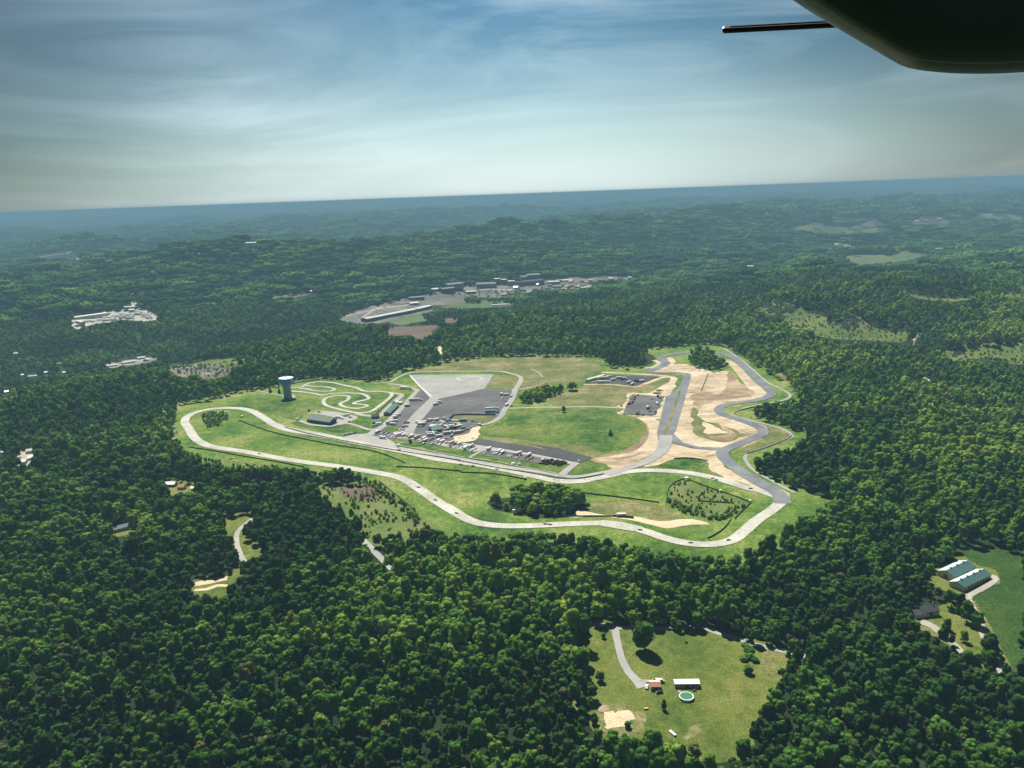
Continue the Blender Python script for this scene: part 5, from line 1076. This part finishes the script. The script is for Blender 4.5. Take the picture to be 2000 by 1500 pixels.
row("V6 1042,660:pw 1110,632:pk 1100,682:ck 1060,712:pw 1062,745:ck 992,775:xk 960,782:ck 1178,582:ck 1490,660:pw:10 1612,612:xk 1662,642:xy 1590,778:bw:80 1392,862:bw:60 1400,885:xk 1440,937:ck 1550,928:pw 1562,955:ck 1165,998:xk 1287,1012:ck 820,812:ck 935,825:cw", 'in the lower grey equipment lot', 'machines and vehicles in the lower equipment lot', 50, 20)
row("A 690,823:rk:-14 1725,1042:rk:-38 1835,1124:rk:-38 D 210,766:rk:-35 1077,872:rk:0 1122,877:rk:0 C 568,1386:rk:-15 897,1470:rk:-5 1143,1452:rk:20 1040,1050:rk:-15 1065,1060:rk:-15 1287,1117:rk:-20 D 250,288:rk:-12 370,303:rk:-12 605,335:rk:-12", 'out on the pale circuit', 'race cars out on the circuit', 0, 4, 0.62, 1.0)
row("A 507,853:cw:10 C 425,1291:cw:0 445,1296:tw:0 D 800,757:bw:10 790,775:ck:0 1297,742:vw:20", 'in the infield away from the lots', 'service vehicles in the infield', 5)
row("F 608,600:pw:10 630,607:vw:0 545,642:cw:70 627,677:ck:5", 'around the rust-brown farm shed', 'vehicles around the farm shed', 10, 4, 0.35, 0.95)
row("V1 457,395:cw:-20 385,378:tw:-20", 'parked in the paved pit entry', 'vehicles in the paved pit entry', -20)
# far yard vehicles: nothing in the photograph tells them apart
vmesh[('t', 'white')] = vmesh.get(('t', 'white')) or v_trailer('white').mesh('trailer')
k = 0
for (u0, v0, u1, v1, n_) in ((620, 310, 1050, 400, 42), (1080, 250, 1400, 345, 36), (1420, 200, 1760, 340, 44), (350, 385, 560, 420, 12)):
    for _ in range(n_):
        fu = random.random(); u, v = u0+(u1-u0)*fu, random.uniform(v0, v1)-(10 if u0 == 620 else 0)*fu*3
        if u0 == 1420: v = 200+fu*90+random.uniform(-15, 70)
        x, y = ground(np.array([[130+u/10.526, 590+v/10.526]]))[0]
        o = link('parked_trailer', vmesh[('t', 'white')]); o.location = (x, y, zat(x, y, 0.7)); o.rotation_euler = (0, 0, random.uniform(0, 3.1)); o.scale = (1.2, 1.3, 1.2)
        tag(o, 'white trailer standing in the crowded far left gravel yard', 'trailer', 'white trailers in the far left yard')
# black tyre stacks on the grey strip
def tyre_stack():
    b = MB()
    for (x, y, n_) in ((0, 0, 6), (1.0, 0.1, 5), (-0.9, 0.4, 5), (0.3, 1.0, 4), (-0.5, -0.9, 4), (0.9, -0.8, 3), (1.9, 0.3, 3), (-1.8, -0.1, 3)):
        for q in range(n_):
            z = q*0.3; b.lathe([(0.22, z+0.02), (0.44, z), (0.5, z+0.09), (0.5, z+0.2), (0.44, z+0.285), (0.22, z+0.27)], M['tyre'], 12, x+random.uniform(-.05, .05), y, caps=True)
    return b.mesh('tyre_stack')
ts = tyre_stack()
for i, (u, v) in enumerate(((1400, 590), (1440, 560), (1480, 540), (1525, 560), (1560, 528), (1500, 590), (1560, 600), (1630, 570), (1675, 550), (1620, 610), (1690, 600), (1735, 570), (1780, 565), (1700, 632), (1755, 610), (1830, 590))):
    x, y = ground(np.array([[930+u/10.526, 850+v/10.526]]))[0]
    o = link('tyre_stack', ts); o.location = (x, y, zat(x, y, 0.6)); o.rotation_euler = (0, 0, random.uniform(0, 6)); o.scale = (1.5, 1.5, 1.35)
    tag(o, 'black heap of stacked tyres at the right end of the grey strip', 'tyre stack', 'tyre heaps at the right end of the grey strip')
# marshal posts
def post(txt, label, h=4.0, w=2.4, roof='white'):
    x, y = G(txt)[0]; r = bpy.data.objects.new('marshal_post', None); COL.objects.link(r); r.location = (x, y, zat(x, y, 0.3)); tag(r, label, 'marshal post')
    b = MB()
    for sx in (-1, 1):
        for sy in (-1, 1): b.box(sx*w/2-0.1, sx*w/2+0.1, sy*w/2-0.1, sy*w/2+0.1, -0.5, h*0.5, M['steel'])
    b.build('stilts', r); b = MB(); b.box(-w/2-.1, w/2+.1, -w/2-.1, w/2+.1, h*0.5+.003, h*0.8, M['white' if roof == 'white' else 'greywall']); b.build('cabin', r)
    b = MB(); b.box(-w/2-.5, w/2+.5, -w/2-.5, w/2+.5, h*.8+.003, h, M[roof], 0.5); b.build('roof', r)
post("V1 835,690", 'tall white start tower on the pit wall', 7, 3.6)
post("C 870,1062", 'white marshal post at the top corner of the brushy enclosure', 3.6, 3.4); post("C 1090,1140", 'white marshal post halfway along the enclosure fence', 3, 1.8)
post("C 1285,1207", 'white marshal post at the right corner of the enclosure', 3, 1.8); post("D 878,432", 'white marshal post at the end of the middle infield fence', 3, 2.4)
post("A 575,584", 'white marshal post inside the left loop', 3, 2.6); post("E 1215,452", 'white post in the middle of the kart track', 2.6, 1.2); post("E 1455,556", 'white post beside the right bend of the kart track', 2.6, 1.2)
post("D 1402,268", 'small white post at the corner of the long lot', 3, 1.4); post("D 760,290", 'left pale timing hut on the pit lane wall', 2.6, 3.2); post("D 820,296", 'right pale timing hut on the pit lane wall', 2.6, 3.2, 'teal')
# billboard beyond the left hairpin
x, y = G("A 143,703")[0]; r = bpy.data.objects.new('billboard', None); COL.objects.link(r); r.location = (x, y, zat(x, y, 0.2)); r.rotation_euler = (0, 0, R(75)); tag(r, 'blank white billboard outside the left hairpin', 'billboard')
b = MB(); b.box(-6, 6, -0.15, 0.15, 1.2, 6.2, M['white']); b.build('board', r)
for s in (-4, 4): b = MB(); b.box(s-.15, s+.15, -.45, -.16, -1, 6, M['steel']); b.build('post', r)
# soil heaps
def heap(txt, rad, h, mat, label):
    x, y = G(txt)[0]; v, f = ICO[3]; vv = lump(v, int(x) & 255, 0.18)*np.array([rad, rad*0.75, h]); vv[:, 2] = np.maximum(vv[:, 2], -0.3)
    o = link('soil_heap', mesh_np('soil_heap', vv, f, M[mat])); o.location = (x, y, zat(x, y, 0.2)); tag(o, label, 'soil heap')
heap("V6 1640,482", 6, 2.6, 'browndirt', 'dark soil heap at the edge of the haul road'); heap("V6 1580,535", 7, 2.0, 'browndirt', 'lower soil heap beside the equipment lot')
# swimming pool
x, y = G("F 802,712")[0]; r = bpy.data.objects.new('swimming_pool', None); COL.objects.link(r); r.location = (x, y, zat(x, y, 0.25)); tag(r, 'round above-ground pool with green water and white rim', 'pool')
b = MB(); b.lathe([(4.5, -0.6), (4.5, 1.25), (4.75, 1.3), (4.75, 1.38), (4.15, 1.38), (4.15, -0.5)], M['white'], 40, caps=False); b.build('rim', r)
b = MB(); b.lathe([(4.14, 0.9), (4.14, 1.12)], M['pool'], 40); b.build('water', r)
b = MB(); b.box(-4.4, -2.6, 4.2, 6.6, -0.5, 1.3, M['wood']); b.box(-3.9, -3.1, 6.6, 7.6, -0.5, 0.7, M['wood']); b.build('deck', r)
for lb, t_, sz, m_, yaw in (('white boat trailer lying at the lower edge of the farm meadow', "F 712,945", (5.6, 1.8, 0.8), 'white', -62), ('low red cart on the farm meadow', "F 540,785", (2.6, 1.6, 0.8), 'orange', 5), ('dark picnic table below the mobile home', "F 855,664", (2.4, 1.4, 0.75), 'black', 0)):
    x, y = G(t_)[0]; b = MB(); l_, w_, h_ = sz
    b.box(-l_/2, l_/2, -w_/2, w_/2, h_*0.55, h_, M[m_], 0.08)
    if m_ == 'black':
        for s in (-1, 1): b.box(-l_/2, l_/2, s*w_*0.85-.15, s*w_*0.85+.15, h_*.5, h_*.56, M[m_]); b.box(s*l_*.3-.08, s*l_*.3+.08, -w_*.8, w_*.8, -.1, h_*.54, M[m_])
    else: wheels(b, (0,), w_*1.05, h_*0.4); b.prof([(l_/2, h_*.6), (l_/2+1, h_*.5), (l_/2+1, h_*.6), (l_/2, h_*.75)], -.06, .06, M['black'])
    o = b.build({'black': 'picnic_table', 'white': 'boat_trailer', 'orange': 'cart'}[m_]); o.location = (x, y, zat(x, y, 0.25)); o.rotation_euler = (0, 0, R(yaw)); tag(o, lb, {'black': 'table', 'white': 'trailer', 'orange': 'cart'}[m_])
# single trees and bushes
def tree_at(txt, dia, hgt, var, label, name='broadleaf_tree', cat='tree', tint=0.0):
    x, y = G(txt)[0]; make_tree(x, y, zat(x, y, 0.0)-0.24*hgt, dia/9.2, 1.24*hgt/14.6, var, tint, label, cat, None, name=name)
def bush_at(txt, dia, hgt, label, tint=0.0, var=0):
    """crown that starts at the ground"""
    x, y = G(txt)[0]; s = dia/9.2; z = hgt/10.5; r = bpy.data.objects.new('bush', None); COL.objects.link(r); r.location = (x, y, zat(x, y, 0.0)-3.6*z); r.scale = (s, s, z); r.rotation_euler = (0, 0, random.uniform(0, 6)); cr = link('crown', crown_me[var], r); cr['tint'] = tint; tag(r, label, 'bush')
tree_at("F 530,400", 17, 22, 4, 'big round tree standing alone on the farm meadow', tint=0.35)
tree_at("F 655,790", 3.6, 7, 3, 'slim small tree below the round pool')
tree_at("F 262,322", 4.2, 4.5, 1, 'small dark tree left of the driveway near the road'); tree_at("F 240,602", 6, 7.5, 2, 'dark tree at the left edge of the farm meadow'); tree_at("F 1205,550", 7, 6, 0, 'round dark tree right on the farm meadow')
tree_at("F 720,262", 6, 9, 1, 'thin dark tree left of the big gap by the country road'); tree_at("F 755,282", 6.5, 7, 5, 'dark tree leaning over the country road')
for t_, d_, h_, lb in (("F 1175,465", 6, 3, 'leftmost bush of the clump right on the meadow'), ("F 1210,450", 6.5, 3.4, 'middle bush of the clump right on the meadow'), ("F 1250,475", 6, 2.6, 'rightmost bush of the clump right on the meadow'),
                   ("F 1210,402", 8, 2.2, 'low dark bush under the country road'), ("F 1185,372", 6, 2.0, 'low bush just below the country road'), ("F 1130,333", 4, 3, 'bush at the edge of the country road'), ("F 800,352", 2.4, 1.4, 'tiny bush in the middle of the upper meadow'), ("F 420,905", 5, 4, 'bush at the sandy patch of the farm meadow'),
                   ("V1 1160,510", 5, 5, 'dark bush between the paddock row and the pit lane'), ("E 490,650", 3.5, 4.5, 'small bush behind the pavilion'), ("D 1490,690", 5, 3, 'bush at the right end of the infield grove')):
    bush_at(t_, d_, h_, lb, var=random.randrange(6))
tree_at("C 125,475", 17, 15, 2, 'round dark tree beside the upper equipment lot'); tree_at("C 70,618", 8, 9, 5, 'small tree beside the grey road to the equipment lot')
tree_at("C 375,768", 10, 11, 6, 'lone dark conifer on the lush middle field', 'conifer_tree'); tree_at("A 760,422", 9, 13, 6, 'left dark conifer beside the water tower', 'conifer_tree'); tree_at("A 818,425", 8, 12, 6, 'right dark conifer beside the water tower', 'conifer_tree')
tree_at("G 805,925", 11, 17, 1, 'tall dark tree left of the lane by the crop field'); tree_at("G 880,960", 12, 12, 4, 'round tree beside the lane by the crop field'); tree_at("G 640,985", 7, 9, 3, 'dark tree on the farmhouse lawn'); tree_at("G 780,1090", 7, 9, 5, 'dark tree between driveway and lane')

# ------------------------------------------------------------------ the aircraft's own wing tip, overhead to the right
def camp(u, v, d): return Vector(((u-1000)/FPX*d, (750-v)/FPX*d, -d))
root = bpy.data.objects.new('aircraft_wing', None); COL.objects.link(root); root.matrix_world = CM @ Matrix.Translation(camp(1900, 60, 4.2))
tag(root, 'dark underside of the aircraft wing tip seen from the cabin', 'aircraft wing')
inv = Matrix.Translation(-camp(1900, 60, 4.2))
out = np.array([(1150, -260), (1400, -100), (1545, -2), (1600, 34), (1660, 70), (1715, 102), (1758, 127), (1790, 136), (1830, 141), (1880, 144), (1940, 144), (2000, 141), (2100, 132), (2250, 112), (2450, 70), (2600, -50), (2500, -420), (1800, -520)], float)
out = smooth(out, True, 22); ctr = np.array([1900., -170.]); b = MB(); n = len(out); rings = []
for sh, dp in ((0.90, 5.1), (0.965, 4.95), (0.993, 4.75), (1.0, 4.55), (0.992, 4.38), (0.965, 4.22), (0.90, 4.06), (0.78, 3.93), (0.55, 3.85), (0.25, 3.82)):
    rings.append([tuple(inv @ camp(*(ctr+(p-ctr)*sh), dp)) for p in out])
vs = [p for r_ in rings for p in r_]; fs = [(i*n+k, i*n+(k+1) % n, (i+1)*n+(k+1) % n, (i+1)*n+k) for i in range(len(rings)-1) for k in range(n)]+[tuple(range(n)), tuple((len(rings)-1)*n+k for k in range(n-1, -1, -1))]
b.add(vs, fs, M['aero']); o = b.build('wing_panel', root); o.data.polygons.foreach_set('use_smooth', np.ones(len(o.data.polygons), bool))
rv = [np.array(r_) for r_ in rings]
def seam(i, f, a0, a1, w=0.0035):
    b_ = MB(); P0 = rv[i]*(1-f)+rv[i+1]*f; P1 = rv[i]*(1-f-w)+rv[i+1]*(f+w); up = np.array(CM.to_3x3() @ Vector((0, 0, 1)))*0
    ks = range(int(a0*n), int(a1*n)); vv = []
    for k in ks: vv += [tuple(P0[k]+np.array((0, 0, 0.004))), tuple(P1[k]*1.0+np.array((0, 0, 0.004))), tuple(P0[k]-np.array((0, 0, 0.01))), tuple(P1[k]-np.array((0, 0, 0.01)))]
    ff = []
    for j in range(len(ks)-1): c_ = 4*j; ff += [(c_, c_+1, c_+5, c_+4), (c_+2, c_+6, c_+7, c_+3), (c_, c_+4, c_+6, c_+2), (c_+1, c_+3, c_+7, c_+5)]
    b_.add(vv, ff, M['grey']); b_.build('panel_seam', root)
seam(5, 0.5, 0.02, 0.75, 0.05); seam(8, 0.2, 0.02, 0.75, 0.012)
def bar(p, q, hw, hh, dep, mat, name, tip=True):
    b = MB(); p = np.array(p, float); q = np.array(q, float); d = (q-p); L = np.linalg.norm(d); d /= L; nn = np.array([-d[1], d[0]])
    sec = [(-hh, 0), (-hh*0.35, -hw), (hh*0.55, -hw), (hh, -hw*0.3), (hh, hw*0.5), (0, hw), (-hh*.8, hw)]
    vs = []
    for t_, s_ in ((0.0, 0.7), (0.012, 1.0), (1.0, 1.0)):
        c_ = p+d*L*t_
        for (a_, z_) in sec:
            w = c_+nn*a_*s_; vs.append(tuple(inv @ camp(w[0], w[1], dep+z_*s_)))
    m_ = len(sec); b.add(vs, [(i*m_+k, i*m_+(k+1) % m_, (i+1)*m_+(k+1) % m_, (i+1)*m_+k) for i in range(2) for k in range(m_)]+[tuple(range(m_-1, -1, -1)), tuple(2*m_+k for k in range(m_))], M[mat]); return b.build(name, root)
bar((1411, 58), (1720, 42), 0.03, 7.5, 5.3, 'aerobar', 'boom'); bar((1424, 52), (1720, 36), 0.012, 2.0, 5.24, 'steel' if False else 'aero', 'boom_rail')
# ------------------------------------------------------------------ haze
hz = MB(); ZB = float(GZ.min())-3; hz.box(-78000, 78000, -78000, 78000, ZB, max(H+6, float(GZ.max())+25), M['white'])
hm, t, b, o_ = new_mat('haze'); t.nodes.remove(b); pv = t.nodes.new('ShaderNodeVolumePrincipled')
pv.inputs['Color'].default_value = (0.25, 0.47, 0.62, 1); pv.inputs['Density'].default_value = 1.2e-4; pv.inputs['Anisotropy'].default_value = 0.0
t.links.new(pv.outputs[0], o_.inputs['Volume']); hm.cycles.homogeneous_volume = True if hasattr(hm.cycles, 'homogeneous_volume') else False
hz.mats = [hm]; ho = hz.build('haze'); tag(ho, 'thin blue haze over the far hills', 'haze', kind='stuff')
